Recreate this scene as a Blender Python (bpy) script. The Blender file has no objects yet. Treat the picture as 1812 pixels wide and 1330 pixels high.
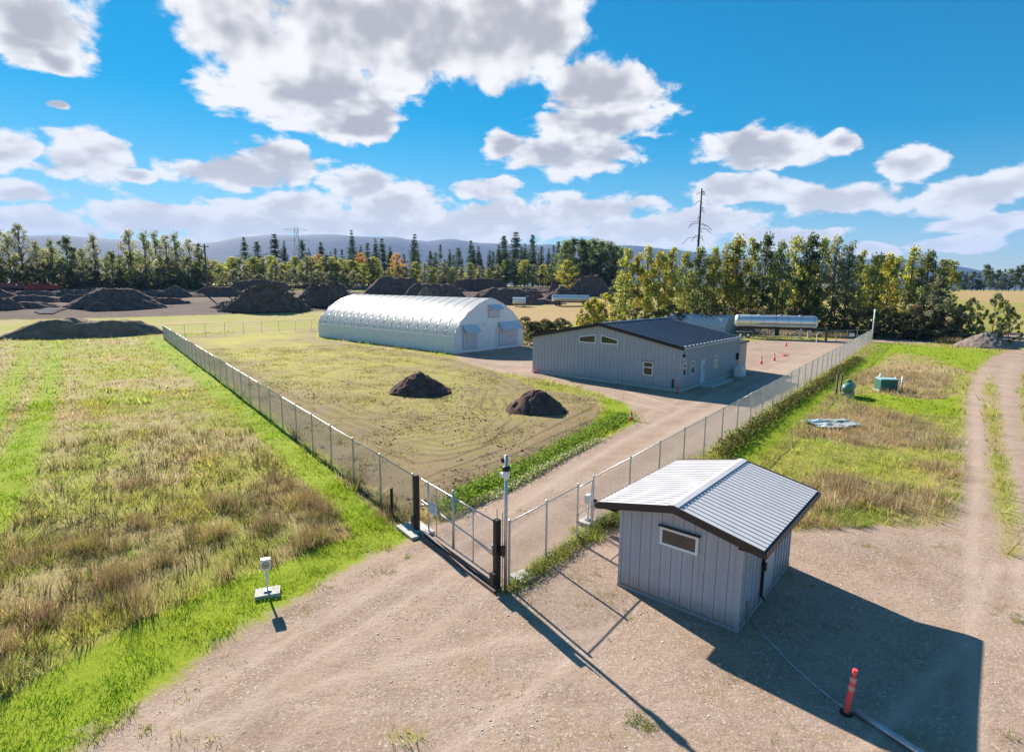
import bpy, math, random
import numpy as np
from mathutils import Vector, Matrix
R = math.radians
rng = np.random.default_rng(7)
random.seed(7)
scn = bpy.context.scene
col = scn.collection

# ---------------------------------------------------------------- camera
F, PITCH, ROLL, CH = 990.0, 0.160237557, 0.00910094, 9.1      # focal in photo pixels, radians, metres
cp, sp = math.cos(PITCH), math.sin(PITCH)
fwd = np.array([0, cp, -sp]); up0 = np.array([0, sp, cp]); rt0 = np.array([1.0, 0, 0])
rt = math.cos(ROLL) * rt0 + math.sin(ROLL) * up0
up = -math.sin(ROLL) * rt0 + math.cos(ROLL) * up0
cam = bpy.data.cameras.new('camera'); camo = bpy.data.objects.new('camera', cam); col.objects.link(camo)
cam.sensor_fit = 'HORIZONTAL'; cam.sensor_width = 36; cam.lens = F / 1812 * 36
cam.clip_start = .1; cam.clip_end = 30000
m = Matrix.Identity(4)
for i in range(3):
    m[i][0], m[i][1], m[i][2] = rt[i], up[i], -fwd[i]
m[0][3], m[1][3], m[2][3] = 0, 0, CH
camo.matrix_world = m
scn.camera = camo

# ---------------------------------------------------------------- light and exposure
SUN_AZ, SUN_EL = 123.0, 30.0         # azimuth counter-clockwise from +X, elevation
SKY = .05
scn.view_settings.view_transform = 'Standard'; scn.view_settings.look = 'None'
scn.view_settings.exposure = 1.18; scn.view_settings.gamma = 1
scn.cycles.use_denoising = True
scn.cycles.max_bounces = 6; scn.cycles.transparent_max_bounces = 12
scn.cycles.caustics_reflective = False; scn.cycles.caustics_refractive = False
scn.cycles.sample_clamp_indirect = 4
sd = np.array([math.cos(R(SUN_AZ)) * math.cos(R(SUN_EL)), math.sin(R(SUN_AZ)) * math.cos(R(SUN_EL)), math.sin(R(SUN_EL))])
sun = bpy.data.lights.new('sun', 'SUN'); suno = bpy.data.objects.new('sun', sun); col.objects.link(suno)
sun.energy = 5.0; sun.angle = R(.53); sun.color = (1, .91, .79)
suno.rotation_euler = Vector(sd).to_track_quat('Z', 'Y').to_euler()
suno.location = (-40, 60, 60)

def pixdir(px, py):
    d = (px - 906) / F * rt - (py - 665) / F * up + fwd
    return d / np.linalg.norm(d)

# ---- the world: clear sky with cumulus, laid out by compass direction and elevation
world = bpy.data.worlds.new('World'); scn.world = world; world.use_nodes = True
wt = world.node_tree; wt.nodes.clear()
def mk_node(t, kind, ins=None, **props):
    n = t.nodes.new(kind)
    for k, v in props.items(): setattr(n, k, v)
    for k, v in (ins or {}).items():
        if isinstance(v, bpy.types.NodeSocket): t.links.new(v, n.inputs[k])
        else: n.inputs[k].default_value = v
    return n
CLOUDS = [  # photo px: centre x, y, radius x, y
 (700,60,330,115),(560,170,185,75),(900,45,165,120),(400,50,125,70),(620,215,95,42),
 (1075,160,112,62),(1060,215,140,38),(1000,268,130,46),(885,262,40,26),
 (60,40,125,90),(105,100,55,32),(75,178,30,12),
 (150,272,95,58),(235,308,50,20),(15,262,52,42),
 (420,302,120,36),(500,290,80,48),(640,332,68,30),(60,350,66,24),
 (40,402,170,34),(280,388,130,36),(420,398,190,36),(510,372,120,34),(700,372,125,42),(620,400,150,34),
 (870,338,56,26),(880,395,190,36),(1050,372,115,34),(1150,405,150,34),(770,400,160,36),
 (1345,262,112,42),(1490,243,48,24),(1620,288,66,34),
 (1300,338,105,36),(1470,348,150,34),(1745,335,112,42),(1250,388,120,32),(1430,415,90,14),
 (1760,392,110,22),(1700,432,80,20),(1560,440,60,14),(1380,420,90,20)]
grp = bpy.data.node_groups.new('CloudDensity', 'ShaderNodeTree')
grp.interface.new_socket('Dir', in_out='INPUT', socket_type='NodeSocketVector')
grp.interface.new_socket('Density', in_out='OUTPUT', socket_type='NodeSocketFloat')
gi = grp.nodes.new('NodeGroupInput'); go = grp.nodes.new('NodeGroupOutput')
def G(kind, ins=None, **p): return mk_node(grp, kind, ins, **p)
def gm(op, a, b=None):
    ins = {0: a}
    if b is not None: ins[1] = b
    return G('ShaderNodeMath', ins, operation=op).outputs[0]
sep = G('ShaderNodeSeparateXYZ', {0: gi.outputs[0]})
az = gm('ARCTAN2', sep.outputs[0], sep.outputs[1])
hyp = gm('SQRT', gm('ADD', gm('MULTIPLY', sep.outputs[0], sep.outputs[0]), gm('MULTIPLY', sep.outputs[1], sep.outputs[1])))
el = gm('ARCTAN2', sep.outputs[2], hyp)
warp = G('ShaderNodeTexNoise', {'Vector': gi.outputs[0], 'Scale': 9.0, 'Detail': 2.0})
wv = G('ShaderNodeVectorMath', {0: warp.outputs['Color'], 1: (.5, .5, .5)}, operation='SUBTRACT')
ae = G('ShaderNodeCombineXYZ', {0: az, 1: el})
aew = G('ShaderNodeVectorMath', {0: wv.outputs[0], 1: (.09, .05, 0), 2: ae.outputs[0]}, operation='MULTIPLY_ADD')
acc = None
for (cx, cy, rx, ry) in CLOUDS:
    d = pixdir(cx, cy); a0 = math.atan2(d[0], d[1]); e0 = math.asin(d[2])
    dx = pixdir(cx + 30, cy); sx = abs(math.atan2(dx[0], dx[1]) - a0) / 30
    dy = pixdir(cx, cy - 30); sy = abs(math.asin(dy[2]) - e0) / 30
    kx, ky = .92 / (rx * sx), .92 / (ry * sy)
    s = G('ShaderNodeVectorMath', {0: aew.outputs[0], 1: (kx, ky, 0), 2: (-a0 * kx, -e0 * ky, 0)}, operation='MULTIPLY_ADD')
    l = G('ShaderNodeVectorMath', {0: s.outputs[0], 1: s.outputs[0]}, operation='DOT_PRODUCT').outputs['Value']
    acc = l if acc is None else gm('MINIMUM', acc, l)
acc = gm('SUBTRACT', 1.0, gm('SQRT', acc))
# the same broken cumulus goes on round the rest of the sky
dot = G('ShaderNodeVectorMath', {0: gi.outputs[0], 1: (0.0, .98, .17)}, operation='DOT_PRODUCT')
away = G('ShaderNodeMapRange', {0: dot.outputs['Value'], 1: .72, 2: .55, 3: 0.0, 4: 1.0}, interpolation_type='SMOOTHSTEP')
gen = G('ShaderNodeMapRange', {0: warp.outputs[0], 1: .48, 2: .78, 3: -.9, 4: .8})
genv = G('ShaderNodeMix', {0: away.outputs[0], 2: -2.0, 3: gen.outputs[0]}, data_type='FLOAT')
acc = gm('MAXIMUM', gm('MAXIMUM', acc, genv.outputs[0]), -.9)
lowz = G('ShaderNodeMapRange', {0: sep.outputs[2], 1: 0.0, 2: .30, 3: 1.6, 4: 1.0})
nv = G('ShaderNodeVectorMath', {0: gi.outputs[0], 1: (1, 1, 1.15)}, operation='MULTIPLY')
nv = G('ShaderNodeVectorMath', {0: nv.outputs[0], 'Scale': lowz.outputs[0]}, operation='SCALE')
n1 = G('ShaderNodeTexNoise', {'Vector': nv.outputs[0], 'Scale': 14.0, 'Detail': 6.0, 'Roughness': .565, 'Distortion': .2})
offv = G('ShaderNodeVectorMath', {0: nv.outputs[0], 1: (-.02, .006, .055)}, operation='ADD')
n2 = G('ShaderNodeTexNoise', {'Vector': offv.outputs[0], 'Scale': 14.0, 'Detail': 2.0, 'Roughness': .57})
fb = gm('MULTIPLY', gm('SUBTRACT', n1.outputs[0], .5), 1.75)
dens = gm('ADD', acc, fb)
grp.interface.new_socket('Relief', in_out='OUTPUT', socket_type='NodeSocketFloat')
grp.interface.new_socket('Body', in_out='OUTPUT', socket_type='NodeSocketFloat')
grp.links.new(dens, go.inputs[0]); grp.links.new(gm('SUBTRACT', n2.outputs[0], n1.outputs[0]), go.inputs[1])
grp.links.new(gm('ADD', gm('MULTIPLY', acc, 1.15), gm('MULTIPLY', gm('SUBTRACT', n2.outputs[0], .5), .9)), go.inputs[2])

def Wn(kind, ins=None, **p): return mk_node(wt, kind, ins, **p)
def wm(op, a, b=None):
    ins = {0: a}
    if b is not None: ins[1] = b
    return Wn('ShaderNodeMath', ins, operation=op).outputs[0]
tc = Wn('ShaderNodeTexCoord')
nrm = Wn('ShaderNodeVectorMath', {0: tc.outputs['Generated']}, operation='NORMALIZE')
cg = wt.nodes.new('ShaderNodeGroup'); cg.node_tree = grp; wt.links.new(nrm.outputs[0], cg.inputs[0])
sky = Wn('ShaderNodeTexSky', sky_type='NISHITA', sun_disc=False, sun_elevation=R(SUN_EL), sun_rotation=R(90 - SUN_AZ),
         air_density=1.0, dust_density=0.0, ozone_density=3.0, altitude=300)
soft = Wn('ShaderNodeVectorMath', {0: sky.outputs[0], 1: (.055, .055, .055), 2: (1, 1, 1)}, operation='MULTIPLY_ADD')
skyc = Wn('ShaderNodeVectorMath', {0: sky.outputs[0], 1: soft.outputs[0]}, operation='DIVIDE')
hs = Wn('ShaderNodeHueSaturation', {'Hue': .49, 'Saturation': 1.75, 'Value': 1.4, 'Color': skyc.outputs[0]})
alpha = Wn('ShaderNodeMapRange', {0: cg.outputs[0], 1: -.01, 2: .30, 3: 0.0, 4: 1.0}, interpolation_type='SMOOTHSTEP')
core = wm('ADD', wm('MULTIPLY', cg.outputs[2], .85), wm('MULTIPLY', cg.outputs[1], 1.0))
core = Wn('ShaderNodeMapRange', {0: core, 1: .12, 2: .85, 3: 0.0, 4: 1.0}, interpolation_type='SMOOTHSTEP')
zs = Wn('ShaderNodeSeparateXYZ', {0: nrm.outputs[0]}).outputs[2]
lowf = Wn('ShaderNodeMapRange', {0: zs, 1: .04, 2: .22, 3: .22, 4: 1.0}).outputs[0]
ccol = Wn('ShaderNodeMix', {0: wm('MULTIPLY', core.outputs[0], lowf), 6: (9.2, 9.1, 9.0, 1), 7: (4.6, 4.6, 4.9, 1)}, data_type='RGBA')
mix = Wn('ShaderNodeMix', {0: alpha.outputs[0], 6: hs.outputs[0], 7: ccol.outputs[2]}, data_type='RGBA')
bg = Wn('ShaderNodeBackground', {'Color': mix.outputs[2], 'Strength': SKY})
wo = Wn('ShaderNodeOutputWorld', {'Surface': bg.outputs[0]})
world.cycles.sampling_method = 'MANUAL'; world.cycles.sample_map_resolution = 512

# ---------------------------------------------------------------- terrain helpers
def sstep(a, b, x):
    t = np.clip((np.asarray(x, float) - a) / (b - a), 0, 1); return t * t * (3 - 2 * t)
def hz(x, y):
    r = np.hypot(x, y)
    return 8.5 * sstep(120, 330, r)
def vnoise(x, y, scale, seed=0):
    x = np.asarray(x, float) * scale + 1000; y = np.asarray(y, float) * scale + 1000
    xi = np.floor(x).astype(np.int64); yi = np.floor(y).astype(np.int64)
    fx = x - xi; fy = y - yi; fx = fx * fx * (3 - 2 * fx); fy = fy * fy * (3 - 2 * fy)
    def h(a, b):
        n = (a * 374761393 + b * 668265263 + seed * 974711) & 0x7fffffff
        n = ((n ^ (n >> 13)) * 1274126177) & 0x7fffffff
        return ((n ^ (n >> 16)) & 0xffff) / 65535.0
    return (h(xi, yi) * (1 - fx) + h(xi + 1, yi) * fx) * (1 - fy) + (h(xi, yi + 1) * (1 - fx) + h(xi + 1, yi + 1) * fx) * fy
def fbm(x, y, scale, seed=0, oct=4):
    s = 0; a = .5
    for o in range(oct):
        s = s + a * vnoise(x, y, scale * 2 ** o, seed + o * 17); a *= .5
    return s / (1 - .5 ** oct)
def P(px, py, rmax=330):
    """ground point seen at a photo pixel"""
    d = pixdir(px, py); hd = d[:2] / np.linalg.norm(d[:2]); sl = d[2] / np.linalg.norm(d[:2])
    r = np.concatenate([np.arange(5, 120, .05), np.arange(120, rmax, .25)])
    z = CH + sl * r; g = hz(hd[0] * r, hd[1] * r)
    k = np.argmax(z <= g) if (z <= g).any() else len(r) - 1
    if k and k < len(r) - 1 or (z <= g).any():
        a = (z - g)[k - 1]; b = (z - g)[k]; rr = r[k - 1] + (r[k] - r[k - 1]) * a / (a - b + 1e-12)
    else: rr = rmax
    return np.array([hd[0] * rr, hd[1] * rr, float(hz(hd[0] * rr, hd[1] * rr))])
def at_r(px, r, py=505):
    """point on the terrain at range r in the direction of a pixel column"""
    d = pixdir(px, py); hd = d[:2] / np.linalg.norm(d[:2])
    return np.array([hd[0] * r, hd[1] * r, float(hz(hd[0] * r, hd[1] * r))])
def z_at(px, py, pos):
    """height above the ground at pos of the sight line through a pixel"""
    d = pixdir(px, py); return CH + d[2] / np.linalg.norm(d[:2]) * math.hypot(pos[0], pos[1]) - pos[2]
def poly(pts): return np.array([P(*p)[:2] for p in pts])
def sdf(poly, x, y):
    """signed distance, positive inside"""
    x = np.asarray(x, float); y = np.asarray(y, float)
    d = np.full(x.shape, 1e18); ins = np.zeros(x.shape, bool); n = len(poly)
    for i in range(n):
        a = poly[i]; b = poly[(i + 1) % n]; e = b - a
        t = np.clip(((x - a[0]) * e[0] + (y - a[1]) * e[1]) / (e @ e + 1e-12), 0, 1)
        d = np.minimum(d, (x - a[0] - t * e[0]) ** 2 + (y - a[1] - t * e[1]) ** 2)
        c = ((a[1] > y) != (b[1] > y)) & (x < (b[0] - a[0]) * (y - a[1]) / (b[1] - a[1] + 1e-12) + a[0])
        ins ^= c
    return np.where(ins, 1, -1) * np.sqrt(d)
def pline(pts, x, y):
    d = np.full(np.shape(x), 1e18)
    for a, b in zip(pts[:-1], pts[1:]):
        e = b - a; t = np.clip(((x - a[0]) * e[0] + (y - a[1]) * e[1]) / (e @ e + 1e-12), 0, 1)
        d = np.minimum(d, (x - a[0] - t * e[0]) ** 2 + (y - a[1] - t * e[1]) ** 2)
    return np.sqrt(d)
def rad(deg): return np.array([math.cos(R(deg)), math.sin(R(deg))])

# fixed points of the site
GL, GR = P(738, 940), P(879, 1045)           # gate ends
LF = P(289.5, 598)                           # far end of the long fence
RF0, RF1 = P(897, 1042), P(1541, 604)        # road fence
# regions of the ground, outlined where their borders meet the ground
gravel_polys = [poly(q) for q in (
  [(135,1330),(215,1262),(300,1198),(400,1128),(470,1086),(535,1050),(600,1012),(650,985),(700,965),(742,948),(775,915),(835,885),(900,868),(960,832),(1020,797),(1085,768),
   (1128,746),(1110,716),(1050,693),(960,672),(880,657),(822,641),(800,626),(925,606),(1080,590),(1320,603),(1440,602),(1540,596),(1541,606),(1470,650),(1390,694),(1310,752),
   (1230,806),(1150,858),(1060,918),(980,975),(905,1032),(930,1030),(1000,985),(1075,935),(1180,905),(1385,945),(1460,930),(1545,928),(1640,932),(1692,915),(1700,860),(1704,780),(1709,700),
   (1722,662),(1752,634),(1778,622),(1812,614),(1822,640),(1808,665),(1803,700),(1815,760),(1850,860),(1900,960),(1900,1330)],
  [(1545,589),(1700,590),(1860,588),(1900,606),(1812,616),(1780,620),(1700,607),(1545,606)])]
median = poly([(1741,690),(1752,655),(1762,690),(1779,800),(1799,905),(1805,980),(1782,985),(1762,905),(1751,800)])
weed_strip = poly([(905,1040),(985,985),(1060,935),(1100,905),(1085,895),(1000,962),(930,1015)])
G0 = np.array([[-9.96, 9.6], [10.3, 9.8], [16, -10], [-16, -10]])
G0b = np.array([[-8.5, 10.2], [11, 10.6], [60, -40], [-20, -40]])
soil_poly = poly([(300,600),(420,685),(560,795),(690,885),(742,905),(790,880),(870,840),(965,795),(1045,750),(1064,722),(1050,703),(960,690),(870,655),(800,634),(560,600),(560,580),(430,586)])
yard_poly = poly([(-200,520),(-200,566),(0,566),(200,562),(400,556),(560,551),(640,545),(900,540),(1040,530),(1085,512),(1085,506),(-200,506)])
yard_poly = np.array([p if np.hypot(*p) < 300 else p / np.hypot(*p) * 300 for p in yard_poly])
lime_polys = [poly(q) for q in (
  [(742,945),(690,925),(500,760),(390,672),(285,597),(252,597),(360,686),(456,772),(550,863),(630,950),(690,968)],
  [(111,606),(106,692),(83,770),(52,865),(-30,1000),(-90,1000),(-45,865),(20,770),(68,692),(90,606)],
  [(66,606),(36,692),(0,768),(-50,870),(-90,870),(-40,770),(0,690),(46,606)],
  [(-60,1270),(100,1185),(240,1105),(380,1042),(470,1010),(560,970),(690,925),(740,945),(650,985),(535,1050),(400,1128),(215,1262),(135,1330),(-60,1400)],
  [(775,915),(835,850),(960,802),(1050,748),(1072,722),(1062,700),(1110,714),(1128,746),(1020,797),(900,868),(835,885)],
  [(1280,800),(1380,722),(1460,672),(1540,625),(1600,612),(1560,640),(1500,672),(1440,722),(1390,770),(1330,822)],
  [(1470,700),(1560,696),(1640,708),(1700,700),(1700,736),(1600,730),(1520,712)],
  [(1545,606),(1640,612),(1760,622),(1720,660),(1640,630),(1560,622)])]
dry_polys = [poly(q) for q in (
  [(1480,650),(1560,630),(1680,650),(1690,690),(1600,690),(1500,680)],
  [(1440,735),(1520,715),(1660,750),(1660,800),(1500,790),(1420,770)],
  [(1400,930),(1400,860),(1450,830),(1560,850),(1660,880),(1640,905),(1540,890)],
  [(0,620),(40,620),(-40,760),(-120,760)], [(70,612),(90,612),(40,740),(0,820),(-60,820)],
  [(112,640),(130,640),(150,700),(140,800),(100,900),(60,900),(104,720)],
  [(940,560),(1040,545),(1060,560),(1000,575)])]
tanroad = [poly([(-200,530),(0,530),(150,518),(260,512),(290,516),(150,532),(60,548),(0,552),(-200,556)]),poly([(280,530),(430,523),(640,517),(640,523),(430,529),(300,536)]), poly([(850,545),(900,520),(1090,512),(1090,560),(1000,570),(930,568)])]
field_right = poly([(1680,503),(1900,500),(1900,540),(1690,531)])
def f_gravel(x, y):
    g = np.maximum.reduce([sdf(p, x, y) for p in gravel_polys] + [sdf(G0b, x, y)])
    g = np.minimum(g, -sdf(median, x, y)); g = np.minimum(g, -sdf(weed_strip, x, y)); return g
def f_soil(x, y): return sdf(soil_poly, x, y)
def f_yard(x, y): return sdf(yard_poly, x, y)
def f_lime(x, y):
    r = np.hypot(x, y); w = .12 + r * .003
    return sstep(-w, w, np.maximum.reduce([sdf(p, x, y) for p in lime_polys]))
def f_dry(x, y):
    r = np.hypot(x, y)
    d = np.maximum.reduce([sdf(p, x, y) for p in dry_polys]); w = .6 + r * .012
    n = fbm(x, y, .22, 3, 5)
    left = sstep(2, -4, x - 0 * y) * sstep(60, 25, r) * .04
    v = sstep(.47, .68, n + left) * .75
    v = np.maximum(v, sstep(-w, w, d + (n - .5) * 2.5) * .95)
    return np.clip(v * (1 - .9 * f_lime(x, y)), 0, 1)
tracks = [poly(q) for q in (
  [(745,850),(800,828),(860,806),(920,785),(970,760),(1010,740),(1045,722),(1056,712)],
  [(300,603),(380,640),(450,690),(540,720),(600,745),(690,780),(760,770),(840,755)],
  [(620,745),(700,775),(780,790),(850,775),(870,750),(850,720),(862,690)],
  [(640,770),(700,800),(780,808),(850,795),(880,770)],
  [(600,740),(660,742),(740,738),(830,730),(850,712)],
  [(560,700),(640,735),(740,748),(850,738)], [(380,612),(440,660),(520,700),(560,725)],
  [(560,612),(620,628),(700,640),(780,650),(860,665),(900,690)], [(520,600),(600,625),(700,650),(820,668)],
  [(700,715),(760,712),(800,700),(812,690)], [(880,760),(905,745),(900,722),(890,705)],
  [(660,790),(740,820),(800,812),(880,780)], [(420,640),(500,660),(600,672),(680,690)], [(745,862),(900,808),(1050,742),(1068,720),(1050,700)])]
def f_track(x, y):
    r = np.hypot(x, y)
    v = np.zeros(np.shape(x))
    for i, t in enumerate(tracks):
        d = pline(t, x, y); w = .05 + .0014 * r
        v = np.maximum(v, np.exp(-(d / w) ** 2))
        if i in (1, 2, 5, 7, 10): v = np.maximum(v, .7 * np.exp(-((d - .9) / w) ** 2))
    return v
wheel = [poly(q) for q in (
  [(150,1400),(320,1250),(480,1150),(640,1060),(790,975),(900,905),(1000,842),(1110,775),(1200,728),(1300,680),(1400,640),(1480,612)],
  [(260,1400),(420,1260),(560,1160),(700,1075),(830,995),(940,922),(1040,856),(1140,795),(1230,742),(1330,690),(1430,645),(1500,612)],
  [(420,1190),(560,1100),(700,1015),(790,975)], [(0,1500),(300,1300),(600,1200),(900,1130),(1080,1120)], [(700,1400),(900,1250),(1060,1130),(1120,1060)],
  [(1735,1400),(1720,1150),(1722,950),(1730,850),(1727,700),(1745,648)], [(1812,1100),(1795,900),(1775,760),(1775,690),(1790,640)],
  [(1300,1500),(1500,1350),(1700,1150),(1760,1000)], [(880,655),(980,682),(1090,705),(1180,728)], [(1100,690),(1200,720),(1300,700),(1420,640)])]
def f_wheel(x, y):
    r = np.hypot(x, y); v = np.zeros(np.shape(x))
    for t in wheel:
        d = pline(t, x, y); w = .16 + .003 * r
        v = np.maximum(v, np.exp(-(d / w) ** 2)); v = np.maximum(v, .6 * np.exp(-((d - 1.55) / w) ** 2)) if len(t) > 6 else v
    return v
def f_tan(x, y): return sstep(-2, 3, np.maximum.reduce([sdf(p, x, y) for p in tanroad] + [sdf(field_right, x, y)]))

# ---------------------------------------------------------------- mesh helpers
def nodes_of(mt): return mt.node_tree.nodes, mt.node_tree.links
def newmat(name):
    mt = bpy.data.materials.new(name); mt.use_nodes = True; mt.node_tree.nodes.clear(); return mt
MATS = {}
def mat(name, c, rough=.7, metal=0, var=.12, vscale=3.0, bump=0, bscale=20, spec=.4, coat=0, dirt=None, splash=False):
    """painted or raw surface with uneven tone, optional fine relief and stains"""
    if name in MATS: return MATS[name]
    mt = newmat(name); t = mt.node_tree
    N = lambda k, ins=None, **p: mk_node(t, k, ins, **p)
    tc = N('ShaderNodeTexCoord')
    n = N('ShaderNodeTexNoise', {'Vector': tc.outputs['Object'], 'Scale': vscale, 'Detail': 6.0, 'Roughness': .6})
    mr = N('ShaderNodeMapRange', {0: n.outputs[0], 1: .3, 2: .7, 3: 1 - var, 4: 1 + var})
    cc = N('ShaderNodeVectorMath', {0: (c[0], c[1], c[2]), 1: mr.outputs[0]}, operation='SCALE')
    cc.inputs[3].default_value = 1; t.links.new(mr.outputs[0], cc.inputs[3])
    colr = cc.outputs[0]
    if dirt:
        n2 = N('ShaderNodeTexNoise', {'Vector': tc.outputs['Object'], 'Scale': dirt[1], 'Detail': 8.0, 'Roughness': .7})
        r2 = N('ShaderNodeMapRange', {0: n2.outputs[0], 1: .5, 2: .8, 3: 0.0, 4: dirt[2]})
        mx = N('ShaderNodeMix', {0: r2.outputs[0], 6: colr, 7: (*dirt[0], 1)}, data_type='RGBA'); colr = mx.outputs[2]
    if splash:   # mud thrown up by rain along the foot of a wall, faint runs below the eaves
        zc = N('ShaderNodeSeparateXYZ', {0: tc.outputs['Object']}).outputs[2]
        n4 = N('ShaderNodeTexNoise', {'Vector': tc.outputs['Object'], 'Scale': 7.0, 'Detail': 5.0, 'Roughness': .7})
        zz = N('ShaderNodeMath', {0: n4.outputs[0], 1: .9, 2: zc}, operation='MULTIPLY_ADD'); zz.inputs[1].default_value = -.9
        f4 = N('ShaderNodeMapRange', {0: zz.outputs[0], 1: .15, 2: -.35, 3: 0.0, 4: .55})
        mp = N('ShaderNodeMapping', {'Vector': tc.outputs['Object'], 'Scale': (9, 9, .35)})
        n5 = N('ShaderNodeTexNoise', {'Vector': mp.outputs[0], 'Scale': 1.0, 'Detail': 3.0}); f5 = N('ShaderNodeMapRange', {0: n5.outputs[0], 1: .55, 2: .8, 3: 0.0, 4: .28})
        colr = N('ShaderNodeMix', {0: f5.outputs[0], 6: colr, 7: (.27, .25, .25, 1)}, data_type='RGBA').outputs[2]
        colr = N('ShaderNodeMix', {0: f4.outputs[0], 6: colr, 7: (.30, .22, .16, 1)}, data_type='RGBA').outputs[2]
    b = N('ShaderNodeBsdfPrincipled', {'Base Color': colr, 'Roughness': rough, 'Metallic': metal, 'Specular IOR Level': spec, 'Coat Weight': coat})
    if bump:
        n3 = N('ShaderNodeTexNoise', {'Vector': tc.outputs['Object'], 'Scale': bscale, 'Detail': 5.0})
        bp = N('ShaderNodeBump', {'Height': n3.outputs[0], 'Strength': bump, 'Distance': .05}); t.links.new(bp.outputs[0], b.inputs['Normal'])
    N('ShaderNodeOutputMaterial', {'Surface': b.outputs[0]})
    MATS[name] = mt; return mt
def leafmat(name, transl=.45, rough=.6, spec=.2):
    if name in MATS: return MATS[name]
    mt = newmat(name); t = mt.node_tree
    N = lambda k, ins=None, **p: mk_node(t, k, ins, **p)
    a = N('ShaderNodeAttribute', attribute_name='Col'); oi = N('ShaderNodeObjectInfo')
    mr = N('ShaderNodeMapRange', {0: oi.outputs['Random'], 3: .8, 4: 1.2})
    cc = N('ShaderNodeVectorMath', {0: a.outputs['Color']}, operation='SCALE'); t.links.new(mr.outputs[0], cc.inputs[3])
    b = N('ShaderNodeBsdfPrincipled', {'Base Color': cc.outputs[0], 'Roughness': rough, 'Specular IOR Level': spec})
    tr = N('ShaderNodeBsdfTranslucent', {'Color': cc.outputs[0]})
    mx = N('ShaderNodeMixShader', {0: transl, 1: b.outputs[0], 2: tr.outputs[0]})
    N('ShaderNodeOutputMaterial', {'Surface': mx.outputs[0]})
    MATS[name] = mt; return mt

def tag(o, label=None, cat=None, group=None, kind=None):
    if label: o['label'] = label
    if cat: o['category'] = cat
    if group: o['group'] = group
    if kind: o['kind'] = kind
    return o
def empty(name, loc, rz=0):
    o = bpy.data.objects.new(name, None); o.empty_display_size = .3; col.objects.link(o)
    o.location = loc; o.rotation_euler = (0, 0, rz); return o
def link(name, me, mt, parent=None, loc=None, rot=None, smooth=False):
    if mt is not None and not me.materials: me.materials.append(mt)
    if smooth: me.shade_smooth()
    o = bpy.data.objects.new(name, me); col.objects.link(o)
    if parent is not None: o.parent = parent
    if loc is not None: o.location = loc
    if rot is not None: o.rotation_euler = rot
    return o
def np_mesh(name, v, f, colors=None, attrs=None):
    """v (n,3), f (m,3|4)"""
    v = np.asarray(v, np.float32); f = np.asarray(f, np.int32); k = f.shape[1]
    me = bpy.data.meshes.new(name)
    me.vertices.add(len(v)); me.vertices.foreach_set('co', v.ravel())
    me.loops.add(f.size); me.loops.foreach_set('vertex_index', f.ravel())
    me.polygons.add(len(f)); me.polygons.foreach_set('loop_start', np.arange(0, f.size, k, dtype=np.int32))
    if colors is not None:
        a = me.attributes.new('Col', 'FLOAT_COLOR', 'POINT')
        c4 = np.ones((len(v), 4), np.float32); c4[:, :3] = colors; a.data.foreach_set('color', c4.ravel())
    for nm, arr in (attrs or {}).items():
        a = me.attributes.new(nm, 'FLOAT_COLOR', 'POINT'); a.data.foreach_set('color', np.asarray(arr, np.float32).ravel())
    me.update(calc_edges=True); me.validate(); return me
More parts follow.
